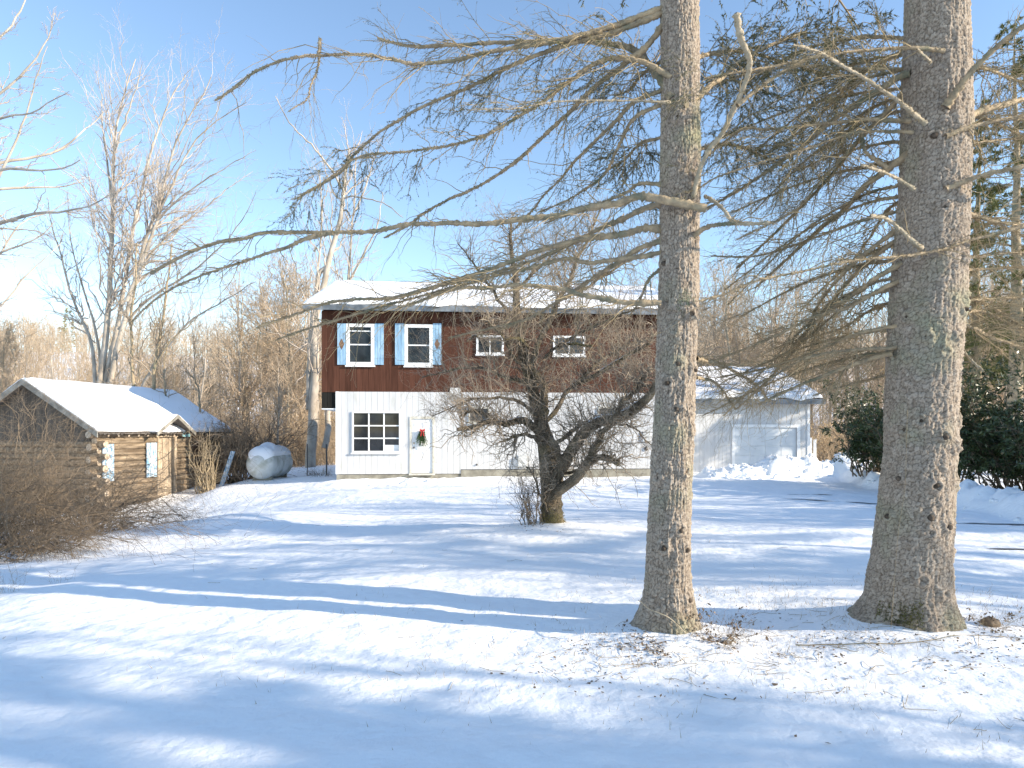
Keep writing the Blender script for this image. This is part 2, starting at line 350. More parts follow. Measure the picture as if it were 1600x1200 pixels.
M_curtain = mat('dim_interior', (.03, .028, .025), (.11, .10, .09), scale=2, rough=.5, spec=.8)
M_blue = mat('blue_shutter_paint', (.20, .36, .52), (.36, .53, .68), scale=5, rough=.7, bump=.2, bscale=30, stretch=(2, 2, .5))
M_bluewhite = mat('peeling_blue_paint', (.16, .32, .48), (.60, .68, .74), scale=9, rough=.85, bump=.3, bscale=30, lo=.42, hi=.58, stretch=(3, 3, .7))
M_diamond = mat('shutter_diamond', (.14, .08, .05), (.2, .12, .08), scale=10, rough=.8)
M_fascia = mat('eave_metal', (.09, .105, .12), (.24, .265, .29), scale=3, rough=.5, spec=.5)
M_conc = mat('foundation_concrete', (.20, .185, .15), (.36, .34, .28), scale=3, rough=.95, bump=.4, bscale=20)
M_log = mat('log_wood', (.13, .095, .062), (.37, .285, .195), scale=2.2, rough=.9, bump=.6, bscale=9, stretch=(.6, 6, 6), c3=(.12, .085, .055), s3=1.0)
M_logend = mat('log_ends', (.40, .31, .22), (.58, .47, .36), scale=12, rough=.9, bump=.4)
M_grayboard = board_mat('weathered_shaded_boards', (.055, .046, .038), (.16, .135, .11), .21, axis=1)  # weathered boards, tone darkened for the shade on the gable
M_rake = mat('weathered_trim', (.17, .16, .14), (.33, .31, .27), scale=5, rough=.9, bump=.4, bscale=30, stretch=(1, 1, 1))
M_palewood = mat('bare_door_planks', (.28, .21, .14), (.52, .42, .31), scale=3, rough=.9, bump=.4, bscale=18, stretch=(6, 6, .5))
M_tank = mat('tank_paint', (.52, .54, .52), (.70, .71, .69), scale=3, rough=.55, c3=(.36, .37, .31), s3=2.2)
M_metal = mat('dark_metal', (.08, .08, .08), (.14, .13, .12), scale=10, rough=.5, spec=.5)
M_brass = mat('brass', (.36, .27, .12), (.45, .35, .18), scale=10, rough=.35, spec=.6)
M_red = mat('red_ribbon', (.42, .03, .03), (.55, .06, .05), scale=15, rough=.6)
M_swag = leaf_mat('swag_green', (.02, .055, .02), (.07, .12, .035), scale=8)
M_shingle = mat('roof_shingles', (.07, .06, .055), (.16, .14, .12), scale=10, rough=.95, bump=.5)
M_asphalt = mat('wet_asphalt', (.07, .073, .08), (.20, .205, .21), scale=14, rough=.55, bump=.4, bscale=60)
M_teal = mat('turquoise_paint', (.22, .50, .56), (.36, .62, .66), scale=8, rough=.7)
M_grass = leaf_mat('dead_grass', (.22, .17, .10), (.48, .38, .24), scale=3)
M_hill = mat('hillside_soil', (.55, .52, .50), (.72, .71, .70), scale=.05, rough=.95)
M_vent = mat('vent_plastic', (.52, .53, .52), (.62, .62, .60), scale=8, rough=.6)

# ------------------------------------------------------------------ ground
TH = math.atan2(.0855, .9963); HX0, HY0 = -6.58, 23.6                      # house corner and facade direction
cc, ss = math.cos(TH), math.sin(TH)
ctrl = np.array([(-3, 2, 0), (3, 2, 0), (2, 5.5, 0), (3.5, 5.5, .01), (0, 8, -.02), (5, 9, 0), (.65, 11.5, 0), (-4, 8, -.05), (-6.5, 8, -.18), (-5, 14, -.12),
    (-7.5, 11, -.32), (-9, 16, -.66), (-10.6, 17.5, -.92), (-11.4, 19.6, -1.05), (-12.2, 21.2, -1.08), (-12.6, 20.5, -1.1), (-12.2, 23, -.78), (-11.8, 24.6, -.66), (-11.2, 26.4, -.42), (-9.6, 24, -.25), (-9.3, 26, -.17), (-7.5, 25.5, -.05), (-5, 24, .03), (0, 24.6, .0), (5, 25, -.02),
    (-3, 19, -.02), (3, 18, .0), (8, 24, .03), (12, 25, .05), (13, 20, .05), (9, 14, .0), (8, 10, .02), (16, 28, .1), (-16, 20, -1.2), (-18, 14, -1.0), (-12, 12, -.6), (-8, 3, -.15), (8, 3, 0),
    (0, 40, -.3), (-20, 40, -.8), (20, 40, .2), (-60, 60, -1), (60, 60, 0), (0, 90, -.5), (0, -20, .1), (-30, -5, -.8), (30, 5, .3), (-14, 30, -.6), (-7, 32, -.2)])
def ground_z(x, y, detail=True):
    x = np.asarray(x, float); y = np.asarray(y, float)
    num = 0; den = 0
    for cx_, cy_, cz_ in ctrl:
        d2 = (x - cx_) ** 2 + (y - cy_) ** 2
        w = 1 / (d2 + .25) ** 1.6; num = num + w * cz_; den = den + w
    z = num / den
    z = z + 21 * sstep(75, 230, y + .25 * np.abs(x)) + 5 * sstep(90, 260, y) * sstep(20, -120, x)       # the hill behind
    near = sstep(75, 40, y)
    z = z + near * (.10 * fbm(x * .22, y * .3, 3, 3) + .05 * fbm(x * .6, y * .9, 8, 3) * sstep(4, 9, y))
    # wind and tyre ripples in the plowed drive
    z = z + .05 * fbm(x * .5 + y * .12, y * 1.6, 21, 3) * sstep(3.5, 6, x) * sstep(24, 20, y) * sstep(5, 8, y)
    if detail:
        # trodden snow in front of the door
        wgt = np.exp(-(((x + 3.4) / 2.2) ** 2 + ((y - 22.6) / 1.7) ** 2)); z = z + wgt * .17 * fbm(x * 2.9, y * 2.9, 40, 3)
        z = z + .02 * fbm(x * 2.6, y * 3.4, 50, 4, .6) * near
        # mound round the trees' feet
        for tx, ty, h, s_ in ((1.24, 5.5, .07, .55), (3.2, 5.5, .10, .8), (.65, 11.5, .08, .7)):
            z = z + h * np.exp(-((x - tx) ** 2 + (y - ty) ** 2) / s_ ** 2)
        rp = np.random.default_rng(12)
        for k in range(46):     # foot prints between the door, the tank and the drive
            s_ = k / 45.; fx_ = -3.3 + 8.5 * s_ + (.16 if k % 2 else -.16) * .6; fy_ = 22.9 - 5.0 * math.sin(s_ * 1.5) + (.15 if k % 2 else -.15) + rp.normal(0, .05)
            q = ((x - fx_) / .15) ** 2 + ((y - fy_) / .11) ** 2; z = z - .055 * np.exp(-q) + .015 * np.exp(-(np.sqrt(q) - 1.7) ** 2 * 3)
        # plowed bank in front of the garage
        u = (x - HX0) * cc + (y - HY0) * ss; v = -(x - HX0) * ss + (y - HY0) * cc
        ch = fbm(x * 2.3, y * 2.3, 60, 4, .72)
        prof = sstep(-1.75, -1.35, v + .35 * vnoise(u * 1.5, u * 0, 5)) * sstep(.6, -.6, v)
        h1 = .36 + .10 * np.sin(u * 1.3) + .26 * ch
        h1 = h1 + .13 * sstep(15.0, 16.2, u) * sstep(19.6, 18.8, u)
        z = z + prof * np.clip(h1, .1, 1.) * sstep(13.0, 13.6, u) * sstep(19.5, 18.7, u)
        # bank along the drive, running forward to the right
        ax, ay, bx, by = 11.3, 24.0, 8.9, 10.6
        dx, dy = bx - ax, by - ay; LL = math.hypot(dx, dy); tt = ((x - ax) * dx + (y - ay) * dy) / LL ** 2
        dd = ((x - ax) * dy - (y - ay) * dx) / LL * -1   # >0 to the right side
        dd = ((x - ax) * (-dy) + (y - ay) * dx) / LL
        w2 = dd + .25 * vnoise(y * .6, y * 0, 9) + .9 * np.sin(np.clip(tt, 0, 1) * 3.14) * .4
        hb = (.36 + .26 * fbm(x * 2.2, y * 2.2, 70, 4, .7))
        z = z + sstep(-.1, .45, w2) * sstep(2.0, .9, w2) * hb * sstep(-.25, .05, tt) * sstep(1.8, 1.3, tt)
    return z
def gz(x, y, detail=True): return float(ground_z(np.array([x]), np.array([y]), detail)[0])
def axis_pts(lo, hi, f0, f1, step, grow=1.13):
    a = list(np.arange(f0, f1 + 1e-6, step)); s_ = step; x = f1
    while x < hi: s_ *= grow; x += s_; a.append(x)
    s_ = step; x = f0; b = []
    while x > lo: s_ *= grow; x -= s_; b.append(x)
    return np.array(b[::-1] + a)
gx = axis_pts(-900, 900, -13.5, 14, .085); gy = axis_pts(-900, 1200, 2.6, 27, .085)
X, Y = np.meshgrid(gx, gy); Z = ground_z(X, Y)
n_, m_ = X.shape; idx = np.arange(n_ * m_).reshape(n_, m_)
F = np.stack([idx[:-1, :-1], idx[:-1, 1:], idx[1:, 1:], idx[1:, :-1]], -1).reshape(-1, 4)
g = np_mesh('snow_ground', np.stack([X.ravel(), Y.ravel(), Z.ravel()], 1), F, M_snow); tag(g, 'snow covered yard with soft drifts and plowed drive', kind='structure')

# ------------------------------------------------------------------ house
def fu(px, v=0.):
    k = (px - CX) / FPX; ax = HX0 - ss * v; ay = HY0 + cc * v
    return (k * ay - ax) / (cc - k * ss)
def fz(px, py, v=0.):
    u = fu(px, v); y = HY0 + u * ss + v * cc; return EYE + (HZ - py) / FPX * y
def rect(px0, py0, px1, py1, v=0.):
    return fu(px0, v), fu(px1, v), fz((px0 + px1) / 2, py1, v), fz((px0 + px1) / 2, py0, v)
def boards(mb, x0, x1, z0, z1, w, gap, y0, y1, holes=(), zfun=None):
    x = x0
    while x < x1 - .01:
        a, b = x, min(x + w, x1) - gap
        segs = [(a, b)]
        cuts = sorted({a, b} | {c for h in holes for c in h[:2] if a < c < b})
        for p, q in zip(cuts[:-1], cuts[1:]):
            if q - p < .004: continue
            mid = (p + q) / 2; zs = [(z0, z1 if zfun is None else zfun(mid))]
            for h in holes:
                if h[0] <= mid <= h[1]:
                    nz = []
                    for lo, hi in zs:
                        if h[2] > lo: nz.append((lo, min(hi, h[2])))
                        if h[3] < hi: nz.append((max(lo, h[3]), hi))
                    zs = nz
            for lo, hi in zs:
                if hi - lo > .01: mb.box(p, q, y0, y1, lo, hi)
        x += w
house = empty('house', (HX0, HY0, 0), TH, label='two storey house with brown upper siding, white lower walls and snowy roof', cat='house')
UR = 12.75; DEP = 10.8                      # right end and depth of the main block
U1 = fu(525)                                 # left edge of the white storey
ZB = fz(525, 741); ZM = fz(560, 612); ZD = fz(513, 638); ZE = 5.78
W1 = rect(541, 506, 585, 571); W2 = rect(632, 507, 676, 572); W3 = rect(744, 524, 787, 554); W4 = rect(864, 525, 914, 556)
BW = rect(550, 643, 626, 707, -.03); DR = rect(640, 651, 679, 741, -.03); B1 = rect(732, 636, 764, 660, -.03); B2 = rect(934, 636, 962, 660, -.03)
# structural core (kept behind the boards)
mb = MB(); mb.box(.03, UR - .03, .05, DEP, ZD + .02, ZE)
mb.prism([(.03, .05, ZE), (.03, DEP, ZE), (.03, DEP / 2, ZE + 1.95)], (UR - .06, 0, 0))
mb.build('sheathing', M_darkwall, house)
mb = MB(); mb.box(U1 + .03, UR - .03, .03, DEP - .03, -.6, ZD)
mb.build('lower_core', M_darkwall, house)
mb = MB(); boards(mb, 0, UR, ZM - .02, ZE, .20, .006, 0, .045, [W1, W2, W3, W4]); mb.build('brown_siding', M_brown, house)
mb = MB(); boards(mb, 0, U1, ZD, ZM - .03, .20, .008, .01, .045); mb.build('shaded_overhang_siding', M_darkwall, house)  # shade on the overhang wall put into the board colour
# left end walls
mb = MB(); mb2 = MB(); y = 0.05
while y < DEP:
    y2 = min(y + .2, DEP) - .006; top = ZE + 2.0 * (1 - abs((y + y2) / 2 - DEP / 2) / (DEP / 2)) - .05
    mb.box(0, .028, y, y2, ZD, top); mb2.box(UR - .028, UR, y, y2, ZM, top); y += .2
mb.build('end_siding', M_brown, house); mb2.build('end_siding', M_brown, house)
mb = MB(); boards(mb, U1, fu(720), ZB, ZM - .002, .203, .006, -.03, .02, [BW, DR])
boards(mb, fu(720), UR, fz(800, 733), ZM - .002, .203, .006, -.03, .02, [B1, B2])
y = .03
while y < DEP - .03: mb.box(U1, U1 + .028, y, y + .196, ZB, ZD - .01); mb.box(UR - .028, UR, y, y + .196, ZB, ZD - .01); y += .203
mb.build('white_siding', M_white, house)
mb = MB(); mb.box(U1 - .005, U1 + .09, -.05, -.031, ZB, ZM); mb.box(0, U1 + .02, -.02, DEP - .3, ZD - .035, ZD - .003)
mb.box(fu(703), fu(720), -.03, -.003, ZM, fz(710, 606)); mb.build('trim', M_trim, house)
mb = MB(); mb.box(fu(720), UR, -.045, .6, -.6, fz(800, 734)); mb.box(U1 + .02, fu(720) - .005, -.01, .5, -.6, ZB - .02); mb.build('foundation', M_conc, house)
# windows
def window(name, R_, vy, panes, fw=.07, proud=.05, gm=None, fm=None, rail=False, sill=True):
    x0, x1, z0, z1 = R_; fm = fm or M_trim; mb = MB()
    mb.box(x0, x0 + fw, vy - proud, vy + .06, z0, z1); mb.box(x1 - fw, x1, vy - proud, vy + .06, z0, z1)
    mb.box(x0 + fw, x1 - fw, vy - proud, vy + .06, z1 - fw, z1); mb.box(x0 + fw, x1 - fw, vy - proud, vy + .06, z0, z0 + fw)
    w = mb.build(name, fm, house, bevel=.004)
    mb = MB(); mb.box(x0 + fw, x1 - fw, vy + .03, vy + .04, z0 + fw, z1 - fw); mb.build('pane', gm or M_glass, w)
    nx, nz = panes; mb = MB(); gx0, gx1, gz0, gz1 = x0 + fw, x1 - fw, z0 + fw, z1 - fw; b = .022
    for i in range(1, nx): c = gx0 + (gx1 - gx0) * i / nx; mb.box(c - b, c + b, vy - .012, vy + .029, gz0, gz1)
    xs = [gx0] + [gx0 + (gx1 - gx0) * i / nx for i in range(1, nx)] + [gx1]
    for j in range(1, nz):
        c = gz0 + (gz1 - gz0) * j / nz
        for i in range(nx): mb.box(xs[i] + (b if i else 0), xs[i + 1] - (b if i < nx - 1 else 0), vy - .009, vy + .029, c - b, c + b)
    if mb.v: mb.build('glazing_bar', fm, w)
    if sill: mb = MB(); mb.box(x0 - .03, x1 + .03, vy - proud - .03, vy - .004, z0 - .05, z0 - .002); mb.build('sill', fm, w)
    return w
wA = window('window', W1, 0, (1, 2), .115); wA['label'] = 'double hung window with raised sash at the left end'
wB = window('window', W2, 0, (1, 2), .115)
for w_, R_ in ((wA, W1),):   # raised storm sash bar
    mb = MB(); mb.box(R_[0] + .12, R_[1] - .12, -.02, .028, R_[3] - .27, R_[3] - .235); mb.build('sash_rail', M_trim, w_)
window('window', W3, 0, (2, 1), .075); window('window', W4, 0, (2, 1), .075)
wb = window('window', BW, -.03, (3, 3), .055); wb['label'] = 'large nine pane picture window beside the door'
mb = MB(); mb.box(BW[0] + .06 + (BW[1] - BW[0] - .12) * .68, BW[1] - .065, -.001, -.0005 + .006, BW[2] + .06, BW[2] + .26); mb.build('white_card', M_trim, wb)
window('window', B1, -.03, (1, 1), .05, gm=M_curtain, fm=M_trim_old); window('window', B2, -.03, (1, 1), .05, gm=M_curtain, fm=M_trim_old)
def shutter(x0, x1, z0, z1, diamond):
    mb = MB(); n = 3; w = (x1 - x0) / n
    for i in range(n): mb.box(x0 + i * w + .004, x0 + (i + 1) * w - .004, -.045, -.005, z0, z1)
    mb.box(x0 + .02, x1 - .02, -.0045, -.001, z0 + .05, z1 - .05)
    s = mb.build('shutter', M_blue, house)
    if diamond:
        cx_, cz_ = (x0 + x1) / 2, (z0 + z1) / 2; mb = MB()
        mb.prism([(cx_, -.048, cz_ + .2), (cx_ + .095, -.048, cz_), (cx_, -.048, cz_ - .2), (cx_ - .095, -.048, cz_)], (0, .004, 0)); mb.build('diamond', M_diamond, s)
    return s
for (a, b, d) in ((527, 541, 1), (585, 600, 0), (617, 632, 0), (676, 690, 1)):
    shutter(fu(a) + .005, fu(b) - .005, fz(a, 570), fz(a, 505.5), d)
# door
dx0, dx1, dz0, dz1 = DR; mb = MB()
mb.box(dx0, dx0 + .075, -.055, .03, dz0, dz1); mb.box(dx1 - .075, dx1, -.055, .03, dz0, dz1); mb.box(dx0 + .075, dx1 - .075, -.055, .03, dz1 - .08, dz1)
mb.box(dx0 - .02, dx1 + .02, -.12, -.056, dz0 - .03, dz0 + .03)
dfr = mb.build('door_frame', M_trim_old, house)
mb = MB(); a0, a1, c0, c1 = dx0 + .08, dx1 - .08, dz0 + .04, dz1 - .085
mb.box(a0, a1, -.012, .02, c0, c1)
door = mb.build('door', M_trim, house); door['label'] = 'white six panel front door'
mb = MB(); wd = (a1 - a0); px_ = [(a0 + .11 * wd, a0 + .46 * wd), (a0 + .54 * wd, a0 + .89 * wd)]; hz = c1 - c0
def panel(mb, x0, x1, z0, z1):
    e = .022; mb.box(x0, x1, -.016, -.0125, z0, z1)
    mb.box(x0 + e, x1 - e, -.026, -.0162, z0 + e, z1 - e)
    for q in ((x0 - .012, x0, z0, z1), (x1, x1 + .012, z0, z1)): mb.box(q[0], q[1], -.024, -.0125, q[2], q[3])
    mb.box(x0 - .012, x1 + .012, -.024, -.0125, z0 - .012, z0 - .0005); mb.box(x0 - .012, x1 + .012, -.024, -.0125, z1 + .0005, z1 + .012)
for a, b in px_:
    panel(mb, a, b, c0 + .10 * hz, c0 + .42 * hz); panel(mb, a, b, c0 + .50 * hz, c0 + .78 * hz); panel(mb, a, b, c0 + .84 * hz, c0 + .94 * hz)
mb.build('door_panels', M_trim, door, bevel=.003)
g_ = Geo(); hxx, hzz = a0 + .07, c0 + .47 * hz
g_.tubes([(hxx, -.012, hzz), (hxx, -.03, hzz), (hxx, -.045, hzz), (hxx, -.07, hzz), (hxx, -.085, hzz)], [.032, .03, .014, .03, .004], 12)
g_.build('door_knob', M_metal, door)
g_ = Geo(); g_.tubes([(hxx, -.012, hzz + .16), (hxx, -.034, hzz + .16), (hxx, -.04, hzz + .16)], [.03, .028, .002], 12); g_.build('deadbolt', M_brass, door)
# small fittings
mb = MB(); q = rect(809, 713, 823, 729, -.05); mb.box(q[0], q[1], -.16, -.034, q[2], q[3]); mb.prism([(q[0], -.034, q[3]), (q[0], -.16, q[3]), (q[0], -.034, q[3] + .05)], (q[1] - q[0], 0, 0)); mb.build('dryer_vent', M_vent, house, bevel=.01)
for (px, py, r, n) in ((745, 726, .035, 'faucet'), (1009, 701, .075, 'exhaust_cap')):
    x_, z_ = fu(px), fz(px, py); g_ = Geo(); g_.tubes([(x_, -.031, z_), (x_, -.07, z_), (x_, -.08, z_), (x_, -.06, z_)], [r, r, r * .6, .002], 14); g_.build(n, M_metal, house)
q = rect(1004, 674, 1016, 690, -.05); mb = MB(); mb.box(q[0], q[1], -.1, -.034, q[2], q[3]); mb.build('meter_box', M_vent, house, bevel=.01)
# roof
def snow_slab(name, P00, P10, P01, P11, th, parent, nu=90, nv=36, seed=0, edge=.12, rag=0.):
    P00, P10, P01, P11 = (np.array(p, float) for p in (P00, P10, P01, P11))
    a = np.linspace(0, 1, nu + 1); b = np.linspace(0, 1, nv + 1)
    a = np.concatenate([[0], a]); a = np.concatenate([a, [1]]); b = np.concatenate([[0], b]); b = np.concatenate([b, [1]])
    A, B = np.meshgrid(a, b)
    base = P00 + (P10 - P00) * A[..., None] + (P01 - P00) * B[..., None] + (P00 - P10 - P01 + P11) * (A * B)[..., None]
    Lu = np.linalg.norm(P10 - P00); Lv = np.linalg.norm(P01 - P00)
    du = np.minimum(A, 1 - A) * Lu; dv = np.minimum(B, 1 - B) * Lv
    h = th * (1 + .35 * fbm(A * Lu * .9, B * Lv * 1.1, seed, 3)) * np.sqrt(np.clip(du / edge, .12, 1)) * np.sqrt(np.clip(dv / edge, .12, 1))
    h[0, :] = 0; h[-1, :] = 0; h[:, 0] = 0; h[:, -1] = 0
    n = np.cross(P10 - P00, P01 - P00); n /= np.linalg.norm(n)
    if n[2] < 0: n = -n
    V = base + n * h[..., None]
    if rag:
        dn = nrm(P00 - P01); V += (dn * (1 - B)[..., None] ** 6) * (rag * fbm(A * Lu * 1.6, A * 0, seed + 3, 4))[..., None]
    nn, mm = A.shape; i = np.arange(nn * mm).reshape(nn, mm)
    F = np.stack([i[:-1, :-1], i[:-1, 1:], i[1:, 1:], i[1:, :-1]], -1).reshape(-1, 4)
    return np_mesh(name, V.reshape(-1, 3), F, M_roofsnow, parent)
def gable_roof(parent, u0, u1, v0, v1, ze, zr, th=.12, mat_=None, rake=.16, snow=.14, vs='roof', seed=0):
    vm = (v0 + v1) / 2; mb = MB()
    mb.prism([(u0, v0, ze), (u0, vm, zr), (u0, v1, ze), (u0, v1, ze - th), (u0, vm, zr - th), (u0, v0, ze - th)], (u1 - u0, 0, 0))
    r = mb.build(vs, mat_ or M_shingle, parent)
    mb = MB(); mb.box(u0 - .01, u1 + .01, v0 - .035, v0 - .002, ze - th - .05, ze + .025)
    mb.build('fascia', M_fascia, r)
    snow_slab('roof_snow', (u0 + .02, v0 - .03, ze + .022), (u1 - .02, v0 - .03, ze + .022), (u0 + .02, vm, zr + .02), (u1 - .02, vm, zr + .02), snow, r, seed=seed, rag=.34)
    snow_slab('roof_snow', (u0 + .02, v1 + .02, ze + .01), (u1 - .02, v1 + .02, ze + .01), (u0 + .02, vm, zr + .02), (u1 - .02, vm, zr + .02), snow, r, seed=seed + 5)
    return r
gable_roof(house, -.54, UR + .35, -.42, DEP + .42, ZE + .12, 7.86, seed=2)

# ------------------------------------------------------------------ wreath on the door
q = rect(652, 668, 668, 694, -.05); wx, wz = (q[0] + q[1]) / 2, (q[2] + q[3]) / 2 + .1
wr = empty('door_swag', (HX0 + wx * cc + .05 * ss, HY0 + wx * ss - .05 * cc, wz), TH, label='evergreen christmas swag with red bow hanging on the white front door', cat='swag')
rng = np.random.default_rng(5); g_ = Geo(); n = 46
D = np.stack([rng.normal(0, .26, n), rng.normal(-.12, .06, n), -np.abs(rng.normal(1, .25, n))], 1); D = nrm(D)
P0 = np.stack([rng.normal(0, .035, n), rng.uniform(-.05, -.015, n), rng.uniform(-.02, .12, n)], 1); Ls = rng.uniform(.22, .5, n)
u = np.linspace(0, 1, 4); P = P0[:, None] + D[:, None] * (Ls[:, None] * u)[:, :, None]; g_.tubes(P, np.full((n, 4), .004), 3)
pi = rng.integers(0, n, 2200); t = rng.uniform(0, 1, 2200); c, T, _ = interp(P, np.ones((n, 4)), pi, t); d = nrm(T + rng.normal(0, .55, (2200, 3)))
g_.blades(c, d, .06, .011, rng); g_.build('greenery', M_swag, wr)
mb = MB(); s_ = .085
for sx in (-1, 1):
    mb.prism([(0, -.09, .10), (sx * s_, -.1, .155), (sx * s_ * 1.1, -.1, .09), (sx * s_ * .9, -.1, .045)], (0, .03, 0))
    mb.prism([(sx * .005, -.09, .10), (sx * .03, -.095, .095), (sx * .075, -.1, -.12), (sx * .03, -.1, -.10)], (0, .012, 0))
mb.box(-.022, .022, -.112, -.06, .075, .125); mb.build('bow', M_red, wr, bevel=.008)

# ------------------------------------------------------------------ garage wing
V0 = 1.5
garage = empty('garage', (HX0 - ss * V0, HY0 + cc * V0, 0), TH, label='low white garage wing with wide door and snowy roof behind the snowbank', cat='garage')
def gr(px0, py0, px1, py1):
    a, b, c, d = rect(px0, py0, px1, py1, V0); return a, b, c, d
GU1 = fu(1265, V0); GZE = 2.72; GD = rect(1148, 668, 1245, 745, V0); GDD = 7.2
mb = MB(); mb.box(UR + .01, GU1 - .03, .05, GDD, -.5, GZE); mb.prism([(UR + .01, .05, GZE), (UR + .01, GDD, GZE), (UR + .01, GDD / 2, GZE + 1.45)], (GU1 - .03 - UR - .01, 0, 0)); mb.build('wall_core', M_trim, garage)
mb = MB(); boards(mb, UR + .01, GU1, -.1, GZE, .152, .005, 0, .045, [(GD[0], GD[1], -1, GD[3])])
y = .05
while y < GDD: mb.box(GU1 - .028, GU1, y, y + .147, -.1, GZE + 1.4 * (1 - abs(y + .07 - GDD / 2) / (GDD / 2))); y += .152
mb.build('white_siding', M_white, garage)
mb = MB(); nh = 5; zz0 = -.05; hh = (GD[3] - zz0) / nh
for j in range(nh):
    nx = 4; w = (GD[1] - GD[0]) / nx
    for i in range(nx):
        mb.box(GD[0] + i * w + .012, GD[0] + (i + 1) * w - .012, .035, .049, zz0 + j * hh + .006, zz0 + (j + 1) * hh - .006)
gd = mb.build('garage_door', mat('garage_door_paint', (.62, .65, .67), (.72, .74, .75), scale=3, rough=.5), garage, bevel=.006)
mb = MB()
mb.box(GD[0] - .12, GD[0] - .003, -.03, -.002, -.1, GD[3] + .12); mb.box(GD[1] + .003, GD[1] + .12, -.03, -.002, -.1, GD[3] + .12); mb.box(GD[0] - .003, GD[1] + .003, -.03, -.002, GD[3], GD[3] + .12)
mb.box(GU1 - .10, GU1 + .005, -.025, -.002, -.1, GZE); mb.build('trim', M_trim, garage)
gable_roof(garage, UR + .02, GU1 + .42, -.35, GDD + .35, GZE + .1, 4.32, seed=9, snow=.16)

# ------------------------------------------------------------------ log cabin
CA = math.atan2(.9735, .2288); CO = np.array([-13.07, 21.5]); cxd = np.array([.2288, .9735]); cyd = np.array([-.9735, .2288])
cabin = empty('log_cabin', (CO[0], CO[1], 0), CA, label='small weathered log cabin with snowy roof and blue shutters beside the brambles', cat='cabin')
def cu(px, v=0.):
    k = (px - CX) / FPX; a = CO + cyd * v; return (k * a[1] - a[0]) / (cxd[0] - k * cxd[1])
def cz(px, py, v=0.):
    u = cu(px, v); y = CO[1] + u * cxd[1] + v * cyd[1]; return EYE + (HZ - py) / FPX * y
CL, CW, WT, WB_ = 6.1, 5.1, 1.56, -1.25
DRu = (cu(244), cu(271)); DRz = (-1.0, cz(258, 683))
rng = np.random.default_rng(11)
def log(g_, p0, p1, r, seg=14, cap=True, m=0):
    p0 = np.array(p0, float); p1 = np.array(p1, float); t = np.linspace(0, 1, seg)[:, None]
    P = p0 + (p1 - p0) * t; P[:, 2] += rng.normal(0, .006, seg); R = r * (1 + rng.normal(0, .04, seg))
    g_.tubes(P, R, 10, m)
    for e, d in ((P[0], P[0] - P[1]), (P[-1], P[-1] - P[-2])):
        d = d / np.linalg.norm(d); g_.tubes(np.array([e, e + d * .004]), np.array([R[0], .002]), 10, 1)
g_ = Geo(); z = WB_; k = 0; RL = .108
while z < WT - .05:
    a = -.30 if k % 2 == 0 else -.02
    a += rng.uniform(-.08, .03)
    if z < DRz[1]:
        log(g_, (a, .02, z), (DRu[0] - .02, .02, z), RL, 12); log(g_, (DRu[1] + .02, .02, z), (cu(297), .02, z), RL, 6)
    else: log(g_, (a, .02, z), (cu(297), .02, z), RL, 20)
    z += .196; k += 1
g_.build('front_log_wall', [M_log, M_logend], cabin)
g_ = Geo(); z = WB_ + .098; k = 0
while z < 1.22:
    a = -.34 if k % 2 == 0 else -.05
    log(g_, (0.02, a + rng.uniform(-.06, .03), z), (0.02, CW + .2, z), RL, 14); log(g_, (CL - .05, .1, z), (CL - .05, CW, z), RL, 6)
    log(g_, (0.02, CW, z), (CL, CW, z), RL, 6)
    z += .196; k += 1
ga = g_.build('end_log_wall', [M_log, M_logend], cabin)
mb = MB(); mb.box(.10, CL - .1, .10, CW - .1, WB_, WT - .1); mb.build('wall_core', M_shingle, cabin)
mb = MB(); mb.box(cu(297) + .01, CL + .03, -.05, .08, WB_, WT); mb.build('corner_boards', mat('brown_corner_boards', (.075, .045, .03), (.14, .09, .06), scale=5, stretch=(8, 8, .5), rough=.9), cabin)
RZ = 1.6 + 1.66; ev = -.28                      # ridge height, eave overhang
half = CW / 2
def roofz(v): return 1.60 + (RZ - 1.60) * (1 - abs(v - half) / (half - ev))
mb = MB(); mb2 = MB(); y = .03
while y < CW:
    y2 = y + .21 - .012; t0 = roofz(y) - .1; t1 = roofz(y2) - .1
    for mq, x0_, x1_ in ((mb, -.035, -.005), (mb2, CL - .03, CL)): mq.prism([(x0_, y, 1.2), (x0_, y2, 1.2), (x0_, y2, t1), (x0_, y, t0)], (x1_ - x0_, 0, 0))
    y += .21
mb.build('gable_boards', M_grayboard, cabin); mb2.build('gable_boards', M_grayboard, cabin)
mb = MB(); mb.prism([(.0, .05, 1.2), (.0, CW - .05, 1.2), (.0, half, RZ - .16)], (CL - .04, 0, 0)); mb.build('gable_backing', M_shingle, cabin)
x0_, x1_ = -.30, CL + .32; mb = MB()
mb.prism([(x0_, ev, 1.6), (x0_, half, RZ), (x0_, CW - ev, 1.6), (x0_, CW - ev, 1.52), (x0_, half, RZ - .08), (x0_, ev, 1.52)], (x1_ - x0_, 0, 0))
croof = mb.build('roof', M_shingle, cabin)
mb = MB()
for sg in (0, 1):
    va, vb = (ev - .06, half) if sg == 0 else (CW - ev + .06, half)
    za = 1.6 - .04
    for xx in (x0_ - .04, x1_ + .01): mb = MB(); mb.prism([(xx, va, za + .03), (xx, vb, RZ + .02), (xx, vb, RZ - .17), (xx, va, za - .15)], (.035, 0, 0)); mb.build('rake_board', M_rake, croof)
snow_slab('roof_snow', (x0_ + .02, ev - .05, 1.59), (x1_ - .02, ev - .05, 1.59), (x0_ + .02, half, RZ + .01), (x1_ - .02, half, RZ + .01), .13, croof, seed=31, rag=.08)
